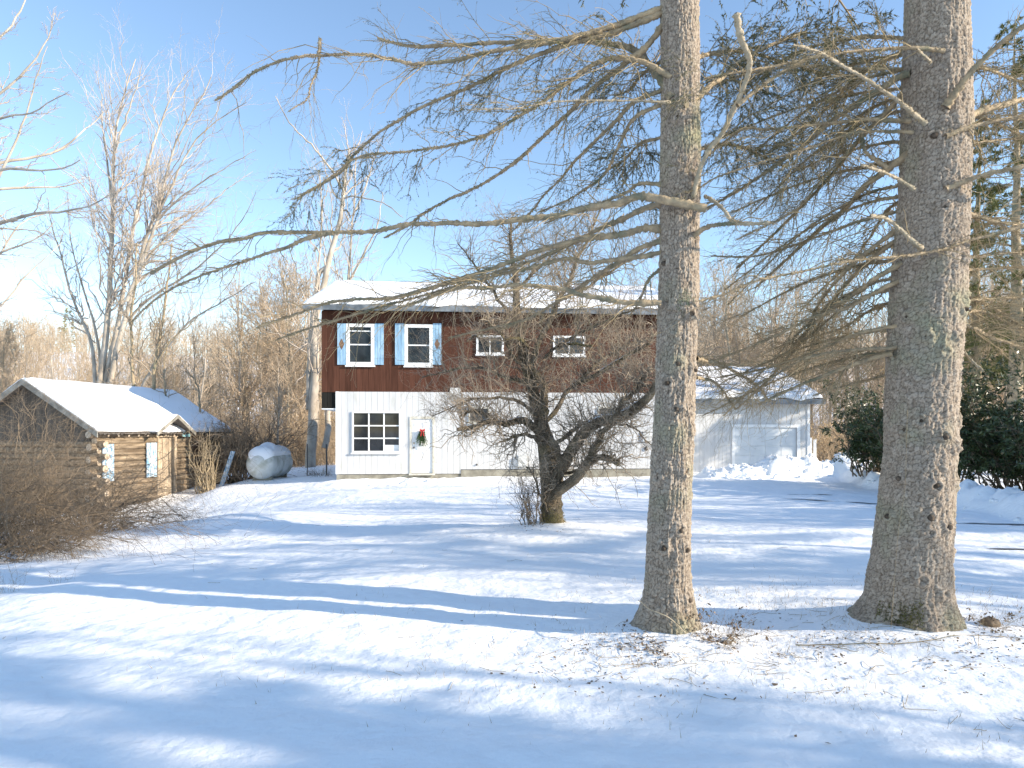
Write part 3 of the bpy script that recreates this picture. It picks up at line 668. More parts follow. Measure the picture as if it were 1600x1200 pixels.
snow_slab('roof_snow', (x0_ + .02, CW - ev + .02, 1.59), (x1_ - .02, CW - ev + .02, 1.59), (x0_ + .02, half, RZ + .01), (x1_ - .02, half, RZ + .01), .13, croof, seed=37)
# rafter tails and ragged shingle edge
g_ = Geo()
for x in np.arange(.2, CL, .42):
    log(g_, (x, ev + .03, 1.46), (x + .04, .2, 1.60), .035, 4)
g_.build('rafter_tail', [M_log, M_logend], croof)
mb = MB()
for x in np.arange(x0_ + .05, x1_ - .1, .17):
    a = random.Random(int(x * 100)).uniform(-.06, .05); mb.prism([(x, ev - .07 + a * .3, 1.50 + a * .5), (x + .165, ev - .07 - a * .3, 1.52 - a * .4), (x + .165, ev + .1, 1.60), (x, ev + .1, 1.60)], (0, .01, .035))
mb.build('shingle_edge', M_shingle, croof)
# door, frame and small gable over it
mb = MB(); n = 4; w = (DRu[1] - DRu[0] - .25) / n
for i in range(n): mb.box(DRu[0] + .03 + i * w, DRu[0] + .03 + (i + 1) * w - .01, -.10, -.065, DRz[0], DRz[1] - .03)
cd = mb.build('door', M_palewood, cabin); cd['label'] = 'weathered plank door standing slightly ajar'
mb = MB(); mb.box(DRu[1] - .10, DRu[1] + .02, -.13, .05, DRz[0], DRz[1]); mb.box(DRu[0] - .06, DRu[0] + .02, -.12, .05, DRz[0], DRz[1]); mb.box(DRu[0] - .12, DRu[1] + .06, -.14, .05, DRz[1], DRz[1] + .07)
mb.build('door_frame', M_palewood, cabin, bevel=.006)
dv = -.62; pu, pz = cu(277, dv), cz(277, 649, dv); lu, ru, lz = cu(246, dv), cu(304, dv), cz(277, 675, dv)
mb = MB()
def slope_piece(ua, za, ub, zb, th, mb, y0, y1): mb.prism([(ua, y0, za), (ub, y0, zb), (ub, y0, zb - th), (ua, y0, za - th)], (0, y1 - y0, 0))
slope_piece(lu, lz, pu, pz, .05, mb, dv, 1.0); slope_piece(pu, pz, ru, lz, .05, mb, dv, 1.0)
dg = mb.build('door_gable_roof', M_shingle, cabin)
mb = MB(); slope_piece(lu - .03, lz - .0, pu, pz + .03, .13, mb, dv - .035, dv - .003); mb.build('rake_board', M_rake, dg); mb = MB(); slope_piece(pu, pz + .03, ru + .03, lz, .13, mb, dv - .035, dv - .003); mb.build('rake_board', M_rake, dg)
mb = MB(); mb.prism([(lu + .1, -.02, lz - .02), (ru - .1, -.02, lz - .02), (pu, -.02, pz - .09)], (0, .04, 0)); mb.build('gable_panel', M_log, dg)
snow_slab('roof_snow', (lu, dv - .02, lz), (lu, 1.0, lz), (pu, dv - .02, pz + .02), (pu, 1.0, pz + .02), .10, dg, nu=20, nv=14, seed=4)
snow_slab('roof_snow', (ru, dv - .02, lz), (ru, 1.0, lz), (pu, dv - .02, pz + .02), (pu, 1.0, pz + .02), .10, dg, nu=20, nv=14, seed=6)
mb = MB(); a, b = cu(285, -.3), cu(297, -.3); mb.box(a, b, -.32, -.28, cz(290, 682, -.3), cz(290, 675, -.3)); mb.build('painted_block', M_teal, dg)
for (p0, p1, t, bt) in ((160, 178, 694, 753), (229, 245, 692, 746)):
    u0, u1 = cu(p0, -.14), cu(p1, -.14); z0, z1 = cz(p0, bt, -.14), cz(p0, t, -.14); mb = MB()
    for i in range(3): w = (u1 - u0) / 3; mb.box(u0 + i * w, u0 + (i + 1) * w - .008, -.155 - .006 * (i % 2), -.125, z0 + .012 * (i % 2), z1)
    mb.box(u0 + .02, u1 - .02, -.1245, -.11, z1 - .16, z1 - .1); mb.box(u0 + .02, u1 - .02, -.1245, -.11, z0 + .1, z0 + .16)
    s = mb.build('shutter', M_bluewhite, cabin); cx_, czz = (u0 + u1) / 2, (z0 + z1) / 2
    mb = MB(); mb.prism([(cx_, -.168, czz + .19), (cx_ + .12, -.168, czz), (cx_, -.168, czz - .19), (cx_ - .12, -.168, czz)], (0, .006, 0)); mb.build('diamond', M_trim, s)

# ------------------------------------------------------------------ big spruces in front
def spruce_trunk(root, line, flare, knots, seed, d, top):
    """line: rows of (photo row, left column, right column) at distance d; above the frame it tapers up to height top"""
    zs = []; xs = []; rs = []
    for py, a, b in line:
        x0, _, z = at(a, py, d); x1, _, _ = at(b, py, d); zs.append(z); xs.append((x0 + x1) / 2); rs.append((x1 - x0) / 2)
    zs = zs[::-1]; xs = xs[::-1]; rs = rs[::-1]   # listed bottom row first after reversal
    if zs[0] > zs[-1]: zs, xs, rs = zs[::-1], xs[::-1], rs[::-1]
    zs.append(top); xs.append(xs[-1] + .1); rs.append(.03)
    zb = gz(xs[0], d) - .15; zs.insert(0, zb); xs.insert(0, xs[0]); rs.insert(0, rs[0] * 1.08)
    n = 820; nt = 250
    z = np.concatenate([np.linspace(zb, 5.4, n), np.linspace(5.5, top, 40)]); x = np.interp(z, zs, xs); r = np.interp(z, zs, rs)
    k = np.ones(9) / 9; xm = np.convolve(np.pad(x, 4, 'edge'), k, 'valid'); rm = np.convolve(np.pad(r, 4, 'edge'), k, 'valid')
    th = np.linspace(0, 2 * np.pi, nt, endpoint=False); TH_, ZZ = np.meshgrid(th, z)
    hz = ZZ - (zb + .15)
    lob = sum(a_ * np.maximum(0, np.cos(TH_ - p_)) ** 8 for p_, a_ in flare)
    rr = rm[:, None] + lob * np.exp(-np.maximum(hz, -.1) / .16)
    ax = np.cos(TH_) * 4; ay = np.sin(TH_) * 4
    rr = rr + .010 * fbm(ax + 9, ZZ * 3 + ay, seed, 3) + .010 * fbm(ax * 3.2 + ay * .7, ZZ * 9 + ay * 3.1, seed + 4, 3) + .007 * fbm(TH_ * 16 + seed, ZZ * 34, seed + 8, 2)
    # bark plates: cells round the trunk, raised with cracks between
    rm0 = float(np.mean(rm[:n])); crack = np.ones_like(rr); plate = np.zeros_like(rr)
    for (cw, chh, amp, wgt, sd) in ((.030, .038, .0045, .7, 1), (.018, .022, .003, .38, 7)):
        nc = int(round(2 * np.pi * rm0 / cw)); uu = TH_ / (2 * np.pi) * nc + .95 * fbm(np.cos(TH_) * 6, ZZ * 9 + np.sin(TH_) * 5, sd + seed, 3); vv = ZZ / chh + .95 * fbm(np.sin(TH_) * 6 + 3, ZZ * 9 + np.cos(TH_) * 5, sd + seed + 3, 3)
        iu = np.floor(uu); iv = np.floor(vv); F1 = np.full(uu.shape, 9.); F2 = np.full(uu.shape, 9.); ID = np.zeros(uu.shape)
        for du in (-1, 0, 1):
            for dv in (-1, 0, 1):
                cu_ = iu + du; cv_ = iv + dv; cm = np.mod(cu_, nc); px_ = cu_ + .1 + .8 * _h(cm, cv_, sd + seed); pv_ = cv_ + .1 + .8 * _h(cm, cv_, sd + seed + 50)
                q = np.hypot(uu - px_, vv - pv_); idv = _h(cm, cv_, sd + 99); c1 = q < F1
                F2 = np.where(c1, F1, np.minimum(F2, q)); ID = np.where(c1, idv, ID); F1 = np.where(c1, q, F1)
        e = sstep(.01, .20, F2 - F1); rr = rr + amp * (e - .6 + 1.3 * (ID - .5) + .35 * e * (.5 - F1)); crack = crack * (1 - wgt * (1 - e)); plate = plate + ID * wgt
    V = np.stack([xm[:, None] + rr * np.cos(TH_), d + rr * np.sin(TH_), ZZ], -1)
    # knots: raised collar with sunken eye
    ks = []
    for kx, ky in knots:
        px, _, pz = at(kx, ky, d); cxk = np.interp(pz, z, xm); rk = np.interp(pz, z, rm)
        s_ = np.clip((px - cxk) / rk, -.97, .97); a_ = -math.acos(s_); ks.append((a_, pz, rk, cxk))
        da = (TH_ - (a_ % (2 * np.pi)) + np.pi) % (2 * np.pi) - np.pi
        q = np.sqrt((da * rk) ** 2 + (ZZ - pz) ** 2)
        V[..., 0] += np.cos(TH_) * (.019 * np.exp(-((q - .035) / .022) ** 2)); V[..., 1] += np.sin(TH_) * (.019 * np.exp(-((q - .035) / .022) ** 2))
    i = np.arange(V.shape[0] * nt).reshape(V.shape[0], nt); j = np.roll(i, -1, 1)
    F = np.stack([i[:-1], j[:-1], j[1:], i[1:]], -1).reshape(-1, 4)
    off = np.array(root.location); t = np_mesh('trunk', V.reshape(-1, 3) - off, F, M_plate, root)
    for nm_, ar in (('crack', crack), ('plate', plate)): t.data.attributes.new(nm_, 'FLOAT', 'POINT').data.foreach_set('value', ar.ravel().astype(np.float32))
    r_ = random.Random(seed)
    for a_, pz, rk, cxk in ks:
        g_ = Geo(); s_ = r_.uniform(.014, .028); e = r_.choice([.006, .01, .035])
        c = np.array([cxk + (rk - .004) * math.cos(a_), d + (rk - .004) * math.sin(a_), pz]); dr = np.array([math.cos(a_), math.sin(a_), -.15])
        g_.tubes(np.array([c - dr * .02, c, c + dr * e, c + dr * (e + .004)]), np.array([s_ * 1.3, s_ * 1.15, s_ * .8, .001]), 9); g_.build('knot', M_knot, root, off=off)
    return zs, xs, rs
def needles_on(g_, rng, P, R, n, L=.019, w=.0042, m=2, t=(0, 1), fwd=.9):
    ln = np.linalg.norm(np.diff(P, axis=1), axis=2).sum(1); pi = rng.choice(len(P), n, p=ln / ln.sum())
    c, T, r = interp(P, R, pi, rng.uniform(t[0], t[1], n)); N = nrm(rng.normal(size=(n, 3)))
    g_.blades(c, T * fwd + N, L * rng.uniform(.7, 1.3, n), w, rng, m, quad=False)
def make_limb(root, px, d0, d1, w0, w1, seed, tw=1., nd=0, pale=False, droop=-.16, label=None, n2=4.2, nt=(.25, 1), dry=True):
    """one limb: traced axis, then side shoots, twigs and (on the live ones) needles, all in one mesh; w0,w1 in photo pixels"""
    rng = np.random.default_rng(seed); off = np.array(root.location)
    P = limb_pts(px, d0, d1, max(24, 9 * len(px))); K = len(P); u = np.linspace(0, 1, K)
    D = np.linspace(d0, d1, K); R = ((w0 * (1 - u) + w1 * u) / 2) / FPX * D
    ln = np.linalg.norm(np.diff(P, axis=0), axis=1).sum()
    P[1:-1] += rng.normal(0, .0016, (K - 2, 3)); R = R * (1 + rng.normal(0, .10, K)) * (1 + .35 * (rng.random(K) < .12)) * (1 - .25 * np.sin(np.pi * u) )
    R[-1] *= .5
    g_ = Geo(); g_.tubes(P, R, 8, 0)
    nf = int(ln * 330); pi = np.zeros(nf, int); c, T, r_ = interp(P[None], R[None], pi, rng.uniform(0, 1, nf)); N_ = rng.normal(size=(nf, 3)); N_ = nrm(N_ - (N_ * T).sum(1, keepdims=True) * T)
    g_.blades(c + N_ * r_[:, None] * .92, T * rng.choice([-1, 1], nf)[:, None] + N_ * .5 + rng.normal(0, .3, (nf, 3)), rng.uniform(.006, .02, nf), rng.uniform(.004, .011, nf), rng, 0)
    if tw > 0:
        n1 = int(ln * 19 * tw); P1, R1 = spawn(rng, P[None], R[None], n1, (.08, 1), (22, 65), (.12, .85), 8, up=droop, wob=.07, rr=.4, rmax=.0048, rel=False, flat=.55, fall=.35, tip=.25)
        g_.tubes(P1, R1, 4, 1)
        n2_ = int(n1 * n2); P2, R2 = spawn(rng, P1, R1, n2_, (.15, 1), (25, 65), (.18, .55), 5, up=droop * .7, wob=.08, rr=.55, rmax=.003, flat=.7, rmin=.0011)
        g_.tubes(P2, R2, 3, 1)
        # short dead spurs along the limb
        n3 = int(ln * (60 + 60 * tw)); P3, R3 = spawn(rng, P[None], R[None], n3, (.03, 1), (40, 95), (.012, .06), 3, up=-.2, wob=.2, rr=.3, rmax=.003, rel=False)
        g_.tubes(P3, R3, 3, 1)
        if nd > 0:
            P4, R4 = spawn(rng, P1, R1, int(n1 * 5), (.25, 1), (20, 55), (.25, .6), 4, up=-.25, wob=.1, rr=.6, rmax=.002)
            keep = rng.random(len(P4)) < .8; P4, R4 = P4[keep], R4[keep]; g_.tubes(P4, R4, 3, 1)
            needles_on(g_, rng, P4, R4, int(nd * ln * 3200)); needles_on(g_, rng, P1, R1, int(nd * ln * 500), t=nt)
            needles_on(g_, rng, P2, R2, int(nd * ln * 500), t=nt)
    o = g_.build('limb', [M_limb_pale if pale else M_limb, M_twig, M_needle], root, off=off)
    if label: o['label'] = label
    return o
def upper_crown(root, cx_, d, z0, z1, seed, n=26, reach=3.2, name='upper_crown'):
    """live whorls above the frame, they shade the yard"""
    rng = np.random.default_rng(seed); off = np.array(root.location); g_ = Geo()
    zz = np.sort(rng.uniform(z0, z1, n)); a = rng.uniform(0, 2 * np.pi, n); f = (z1 + 1.2 - zz) / (z1 + 1.2 - z0); L = reach * f * rng.uniform(.7, 1.1, n)
    u = np.linspace(0, 1, 8); dirs = np.stack([np.cos(a), np.sin(a), np.zeros(n)], 1)
    P = np.array([cx_, d, 0])[None, None] + dirs[:, None] * (L[:, None] * u)[:, :, None]; P[:, :, 2] = zz[:, None] + L[:, None] * (.12 * u - .42 * u ** 2)
    R = .03 * f[:, None] * (1.1 - u[None]); g_.tubes(P, R, 5, 0)
    P1, R1 = spawn(rng, P, R, n * 16, (.15, 1), (35, 65), (.15, .38), 6, up=-.35, wob=.08, rr=.5, rmax=.008, flat=.3); g_.tubes(P1, R1, 3, 0)
    P2, R2 = spawn(rng, P1, R1, n * 60, (.1, 1), (30, 60), (.2, .5), 4, up=-.3, rr=.5, rmax=.004, flat=.6); g_.tubes(P2, R2, 3, 0)
    needles_on(g_, rng, P2, R2, n * 520, L=.05, w=.016, m=1)
    return g_.build(name, [M_limb, M_needle], root, off=off)

DM, DR_ = 5.5, 5.45
mid = empty('spruce_tree', (1.24, DM, 0), label='slimmer spruce in the middle of the yard with green lichen patch on its trunk', cat='tree')
lineM = [(985, 1006, 1087), (960, 1008, 1084), (920, 1011, 1079), (850, 1012, 1077), (760, 1017, 1079), (700, 1020, 1082), (600, 1026, 1085), (500, 1029, 1088), (400, 1032, 1091), (250, 1033, 1092), (70, 1033, 1091), (-60, 1034, 1088)]
knM = [(1052, 571), (1078, 580), (1038, 600), (1045, 665), (1065, 736), (1076, 672), (1055, 824), (1031, 851), (1065, 854), (1052, 868), (1072, 494), (1046, 520), (1060, 262), (1050, 640), (1024, 745), (1070, 640), (1068, 930), (1052, 195), (1078, 325), (1036, 415)]
spruce_trunk(mid, lineM, [(-2.6, .03), (-.3, .045), (-1.4, .03), (1.5, .12), (2.8, .1)], knM, 3, DM, 13.5)
# green lichen patch
g_ = Geo(); rng = np.random.default_rng(8); n = 700
px_, _, pz_ = at(1064, 472, DM - .15); th = -math.pi / 2 + .15 + rng.normal(0, .26, n); zz = pz_ + rng.normal(0, .05, n); rr = .1535
c = np.stack([at(1060, 472, DM)[0] + rr * np.cos(th), DM + rr * np.sin(th), zz], 1)
g_.blades(c, nrm(np.stack([np.cos(th) * .5, np.sin(th) * .5, rng.normal(0, 1, n)], 1) + rng.normal(0, .5, (n, 3))), .008, .008, rng)
g_.build('lichen', leaf_mat('green_lichen', (.26, .28, .17), (.46, .45, .32), rough=1, scale=9), mid, off=np.array(mid.location))
ML = [  # points, d0, d1, w0, w1, twig density, needles, pale
 ([(1051, 156), (1035, 127), (1019, 108), (1000, 84), (968, 71), (900, 64), (800, 66), (700, 71), (640, 72), (590, 60)], 5.4, 6.6, 13, 4, 1.2, .1, 0),
 ([(1048, 121), (1013, 100), (973, 91), (947, 93), (920, 105), (900, 120), (870, 142), (840, 165), (817, 178), (787, 196), (762, 210), (725, 222), (687, 230), (650, 235), (612, 239), (580, 241), (550, 250), (515, 278), (470, 305)], 5.4, 5.9, 9, 2, 1.1, .75, 0),
 ([(1036, 40), (1005, 78), (982, 95), (962, 112), (940, 127), (915, 150), (885, 180), (850, 212), (815, 245), (785, 268), (750, 290), (725, 302), (700, 312), (660, 335), (640, 350), (600, 372)], 5.5, 6.8, 10, 3, .45, 0, 0),
 ([(1036, 20), (960, 50), (895, 67), (850, 82), (800, 102), (762, 122), (720, 142), (675, 160), (645, 175), (620, 190), (595, 205), (575, 222), (550, 245), (535, 267), (500, 290), (460, 312)], 5.5, 6.4, 10, 2, .7, .8, 0),
 ([(1036, 12), (960, 40), (880, 62), (800, 75), (750, 84), (712, 94), (650, 100), (617, 94), (575, 86), (540, 85), (500, 87), (450, 92), (400, 111), (370, 135), (335, 158)], 5.5, 6.0, 10, 3, .75, 0, 0),
 ([(500, 60), (497, 105), (485, 135), (480, 155), (450, 174)], 5.9, 5.8, 5, 1, 1.2, 0, 0),
 ([(1104, 326), (1069, 319), (1032, 311), (1000, 307), (985, 311), (969, 317), (937, 322), (904, 328), (872, 337), (828, 341), (785, 347), (742, 350), (700, 348), (680, 350), (640, 350), (610, 356), (576, 362), (520, 363), (460, 363), (410, 364), (380, 373), (340, 379), (300, 393), (262, 412), (235, 428)], 5.25, 6.6, 14, 4, .55, 0, 0),
 ([(520, 364), (492, 369), (470, 376), (450, 386), (420, 395), (380, 409), (330, 425), (280, 445), (240, 470), (205, 503)], 6.0, 6.5, 7, 2, .7, 0, 0),
 ([(1036, 318), (1002, 328), (980, 339), (954, 350), (926, 363), (880, 387), (830, 408), (780, 424), (720, 440), (660, 452), (600, 470)], 5.5, 6.9, 10, 3, .8, 0, 0),
 ([(1036, 359), (1012, 356), (995, 360), (969, 367), (926, 371), (904, 376), (861, 386), (828, 396), (807, 405), (763, 422), (720, 435), (680, 448), (640, 460), (600, 466), (555, 468), (510, 474), (460, 492), (400, 512)], 5.5, 6.2, 12, 3, .8, 0, 0),
 ([(1036, 394), (1002, 401), (958, 406), (919, 411), (893, 405), (872, 406), (828, 419), (785, 428), (742, 441), (700, 451), (660, 462), (600, 478), (560, 490), (520, 502), (470, 517), (430, 532)], 5.5, 6.4, 8, 2.5, .8, 0, 0),
 ([(1033, 473), (980, 473), (947, 467), (904, 460), (882, 452), (839, 447), (807, 445), (763, 450), (720, 450), (680, 462), (635, 478)], 5.4, 5.9, 11, 4, .7, 0, 0),
 ([(1036, 376), (1002, 387), (969, 408), (937, 428), (904, 450), (860, 478), (820, 500), (770, 512), (700, 528)], 5.5, 7.0, 9, 2, .8, 0, 0),
 ([(1034, 418), (1012, 439), (1000, 469), (983, 495)], 5.5, 5.8, 6, 2, .6, 0, 0),
 ([(1036, 288), (1000, 287), (980, 300), (950, 313), (900, 328), (850, 350)], 5.5, 6.2, 7, 2, .8, 0, 0),
 ([(1048, 160), (1000, 158), (900, 157), (840, 163), (800, 170), (735, 171)], 5.35, 5.0, 4, 1, .35, 0, 1),
 ([(1036, 163), (1000, 178), (982, 197), (965, 232), (945, 272), (920, 292), (882, 315), (840, 332)], 5.5, 6.3, 7, 2, .9, .35, 0),
 ([(1036, 140), (990, 160), (962, 190), (935, 215), (900, 250), (875, 280), (850, 305), (835, 325), (800, 362)], 5.5, 6.8, 7, 2, .8, 0, 0),
 ([(1067, 168), (1093, 150), (1112, 132), (1133, 118), (1155, 97), (1200, 72), (1260, 50)], 5.35, 6.2, 11, 4, .9, 1.4, 0),
 ([(1083, 310), (1093, 268), (1107, 236), (1128, 209), (1144, 177), (1155, 153), (1168, 119), (1171, 92), (1158, 60), (1150, 20)], 5.35, 4.7, 8, 11, .25, 0, 1),
 ([(1152, 165), (1187, 137), (1240, 102), (1300, 78)], 4.95, 5.0, 7, 3, .5, 0, 0),
 ([(1101, 306), (1120, 318), (1133, 330), (1150, 349), (1203, 348)], 5.4, 5.0, 6, 6, .2, 0, 1),
 ([(1080, 372), (1095, 360), (1112, 353), (1135, 350), (1155, 347)], 5.4, 5.1, 10, 7, .3, 0, 0),
 ([(1085, 92), (1110, 84), (1150, 80), (1220, 95), (1300, 120)], 5.5, 7.2, 6, 2, 1.4, 2.2, 0),
 ([(1088, 235), (1125, 225), (1170, 235), (1230, 262)], 5.5, 7.0, 5, 2, 1.4, 1.8, 0),
 ([(1088, 560), (1130, 572), (1180, 600), (1200, 625)], 5.5, 7.5, 6, 2, 1.0, 0, 0),
 ([(1088, 590), (1120, 600), (1150, 640)], 5.5, 7.0, 5, 2, 1.2, 0, 0),
 ([(1034, 215), (1000, 225), (975, 250), (955, 262)], 5.6, 6.6, 5, 2, 1.8, 3.0, 0),
 ([(1034, 95), (1000, 120), (985, 140), (960, 150)], 5.6, 6.6, 5, 2, 1.8, 3.0, 0),
]
for k, (px, d0, d1, w0, w1, tw, nd, pl) in enumerate(ML):
    o = make_limb(mid, px, d0, d1, w0, w1, 100 + k, tw, nd, bool(pl))
    if k == 6: o['label'] = 'long horizontal limb crossing in front of the trunk and reaching far left'
    if k == 19: o['label'] = 'pale dead limb rising steeply on the right'
upper_crown(mid, 1.35, DM, 6.2, 13.2, 77, 30, 2.6)

big = empty('spruce_tree', (3.2, DR_, 0), label='thick spruce at the right with mossy flared root and many knots', cat='tree')
lineR = [(992, 1366, 1488), (965, 1368, 1484), (930, 1368, 1478), (900, 1365, 1478), (860, 1371, 1478), (800, 1378, 1482), (700, 1388, 1487), (600, 1391, 1492), (500, 1395, 1498), (400, 1402, 1504), (300, 1411, 1508), (200, 1414, 1511), (70, 1418, 1508), (-60, 1421, 1502)]
knR = [(1430, 754), (1380, 804), (1422, 802), (1450, 816), (1420, 825), (1474, 754), (1444, 556), (1414, 658), (1478, 659), (1444, 682), (1472, 694), (1429, 756), (1397, 671), (1482, 414), (1487, 472), (1469, 531), (1420, 532), (1416, 487), (1403, 560), (1445, 340), (1466, 700), (1391, 745), (1460, 310), (1435, 230), (1408, 895), (1440, 915), (1480, 860), (1402, 500), (1480, 490)]
spruce_trunk(big, lineR, [(3.0, .11), (-.15, .04), (-1.9, .05), (-1.0, .06), (1.4, .2), (2.2, .15)], knR, 5, DR_, 15.5)
g_ = Geo(); rng = np.random.default_rng(9); n = 1500   # moss on the left root
th = rng.uniform(-2.9, -1.9, n); h = np.abs(rng.normal(0, .10, n)); bx = at(1427, 960, DR_)[0]
rr = .287 + .1 * np.maximum(0, np.cos(th + 1.9)) ** 8 * np.exp(-h / .13) + .14 * np.maximum(0, np.cos(th - 3.0)) ** 8 * np.exp(-h / .16)
c = np.stack([bx + rr * np.cos(th), DR_ + rr * np.sin(th), gz(3.0, 5.3) + .0 + h], 1)
g_.blades(c, nrm(np.stack([np.cos(th), np.sin(th), np.abs(rng.normal(0, 1, n))], 1)), .014, .009, rng); g_.build('moss', leaf_mat('root_moss', (.10, .11, .03), (.27, .25, .08), rough=1), big, off=np.array(big.location))
RLm = [
 ([(1400, 552), (1391, 552), (1369, 558), (1333, 570), (1297, 583), (1262, 597), (1226, 612), (1185, 632)], 5.4, 5.9, 10, 3, .6, 0, 0),
 ([(1400, 543), (1321, 548), (1262, 558), (1238, 570), (1214, 585), (1175, 608), (1130, 650)], 5.4, 6.4, 6, 2, .8, 0, 0),
 ([(1402, 509), (1345, 520), (1297, 539), (1262, 553), (1200, 575), (1120, 590)], 5.4, 6.6, 6, 2, .9, 0, 0),
 ([(1410, 437), (1369, 456), (1321, 482), (1274, 494), (1226, 518), (1167, 544), (1107, 567)], 5.4, 6.2, 8, 2, .8, 0, 0),
 ([(1410, 411), (1369, 434), (1345, 453), (1297, 484), (1267, 510), (1238, 544), (1224, 567), (1190, 603), (1150, 640)], 5.4, 6.8, 9, 2, .8, 0, 0),
 ([(1412, 368), (1369, 399), (1333, 432), (1302, 468), (1285, 491), (1269, 544), (1250, 600)], 5.5, 7.2, 9, 2, .8, 0, 0),
 ([(1412, 352), (1345, 401), (1309, 437), (1281, 472), (1267, 501), (1245, 540), (1190, 570)], 5.5, 6.9, 8, 2, .8, 0, 0),
 ([(1425, 236), (1390, 262), (1350, 292), (1322, 325), (1282, 357), (1235, 400), (1180, 450)], 5.4, 6.6, 13, 3, .8, .0, 0),
 ([(1425, 114), (1405, 120), (1375, 140), (1325, 172), (1287, 200), (1250, 232), (1200, 267), (1150, 300), (1100, 328)], 5.4, 6.3, 12, 3, .8, .3, 0),
 ([(1425, 128), (1390, 170), (1350, 210), (1340, 222), (1300, 272), (1250, 325), (1200, 375), (1150, 420)], 5.5, 6.9, 10, 3, .8, .2, 0),
 ([(1425, 190), (1360, 187), (1300, 192), (1200, 202), (1170, 200), (1140, 215), (1090, 260)], 5.4, 5.7, 8, 2, .9, .6, 0),
 ([(1427, 207), (1375, 205), (1325, 210), (1262, 232), (1200, 250), (1120, 277), (1085, 300)], 5.3, 5.4, 5, 2, .7, .3, 0),
 ([(1445, 193), (1430, 180), (1415, 167), (1385, 145), (1350, 122), (1312, 100), (1275, 80), (1240, 70)], 5.2, 4.6, 8, 4, .4, 0, 1),
 ([(1428, 296), (1400, 278), (1375, 267), (1345, 257)], 5.25, 4.9, 6, 5, .3, 0, 1),
 ([(1440, 389), (1425, 376), (1405, 357), (1385, 342), (1360, 337)], 5.2, 4.8, 8, 6, .2, 0, 1),
 ([(1387, 262), (1352, 237), (1347, 210), (1330, 232), (1280, 285), (1240, 330), (1150, 375)], 5.5, 5.8, 6, 2, .5, 0, 0),
 ([(1427, 107), (1350, 107), (1260, 103), (1180, 113), (1110, 135)], 5.5, 6.0, 5, 2, 1.2, 1.6, 0),
 ([(1475, 80), (1412, 75), (1300, 85), (1200, 105), (1100, 122)], 5.2, 5.0, 7, 3, .8, .5, 0),
 ([(1454, 97), (1445, 88), (1433, 77)], 5.2, 5.0, 5, 4, 0, 0, 1),
 ([(1440, 396), (1416, 400), (1345, 406), (1297, 414), (1250, 425), (1202, 434), (1167, 444), (1131, 460), (1091, 470)], 5.2, 5.0, 5, 3, .5, 0, 0),
 ([(1477, 168), (1495, 142), (1515, 115), (1550, 80), (1580, 55), (1640, 10)], 5.2, 4.8, 13, 9, .5, 0, 0),
 ([(1503, 187), (1537, 172), (1575, 162), (1600, 156), (1680, 150)], 5.4, 5.8, 12, 8, .6, 0, 0),
 ([(1477, 213), (1512, 200), (1550, 190), (1600, 182), (1680, 178)], 5.2, 5.2, 8, 6, .6, 0, 0),
 ([(1477, 296), (1512, 282), (1550, 270), (1600, 260), (1690, 240)], 5.2, 5.0, 9, 8, .6, 0, 0),
 ([(1507, 226), (1560, 219), (1620, 215)], 5.5, 6.2, 4, 3, .9, .6, 0),
 ([(1507, 330), (1550, 345), (1600, 352), (1660, 350)], 5.5, 6.2, 6, 4, .9, 0, 0),
 ([(1417, 400), (1440, 396), (1475, 390), (1510, 377), (1575, 360), (1640, 340)], 5.15, 5.2, 4, 6, .6, 0, 0),
 ([(1500, 470), (1550, 467), (1620, 462)], 5.5, 6.2, 5, 4, 1, 0, 0),
 ([(1500, 422), (1550, 420), (1620, 415)], 5.5, 6.2, 5, 4, 1, 0, 0),
 ([(1497, 502), (1525, 514), (1550, 527), (1587, 540), (1640, 560)], 5.5, 6.2, 6, 3, 1.2, 0, 0),
 ([(1494, 530), (1512, 557), (1537, 580)], 5.4, 5.2, 6, 3, .4, 0, 1),
 ([(1500, 405), (1560, 396), (1630, 394)], 5.5, 6.0, 4, 3, 1, 0, 0),
 ([(1500, 460), (1550, 480), (1600, 510), (1650, 530)], 5.6, 6.8, 5, 2, 1.6, 0, 0),
 ([(1420, 80), (1380, 95), (1330, 130), (1270, 190), (1200, 240)], 5.6, 7.4, 8, 2, 1.3, 2.0, 0),
 ([(1420, 150), (1370, 165), (1320, 200), (1280, 240)], 5.6, 7.2, 6, 2, 1.4, 1.8, 0),
 ([(1425, 60), (1330, 60), (1230, 90), (1160, 150)], 5.6, 7.6, 7, 2, 1.3, 2.2, 0),
 ([(1415, 310), (1385, 330), (1360, 370), (1330, 410)], 5.6, 7.2, 6, 2, 1.3, .8, 0),
 ([(1505, 100), (1550, 110), (1600, 130)], 5.6, 7.2, 6, 3, 1.3, 1.2, 0),
 ([(1400, 470), (1360, 485), (1310, 515), (1250, 530)], 5.6, 7.4, 6, 2, 1.2, 0, 0),
 ([(1405, 330), (1330, 350), (1250, 380), (1180, 400), (1110, 400)], 5.6, 6.9, 5, 2, 1.0, 0, 0),
 ([(1396, 580), (1370, 590), (1330, 600), (1270, 618)], 5.6, 7.4, 4, 2, 1.0, 0, 0),
]
rx = random.Random(77)
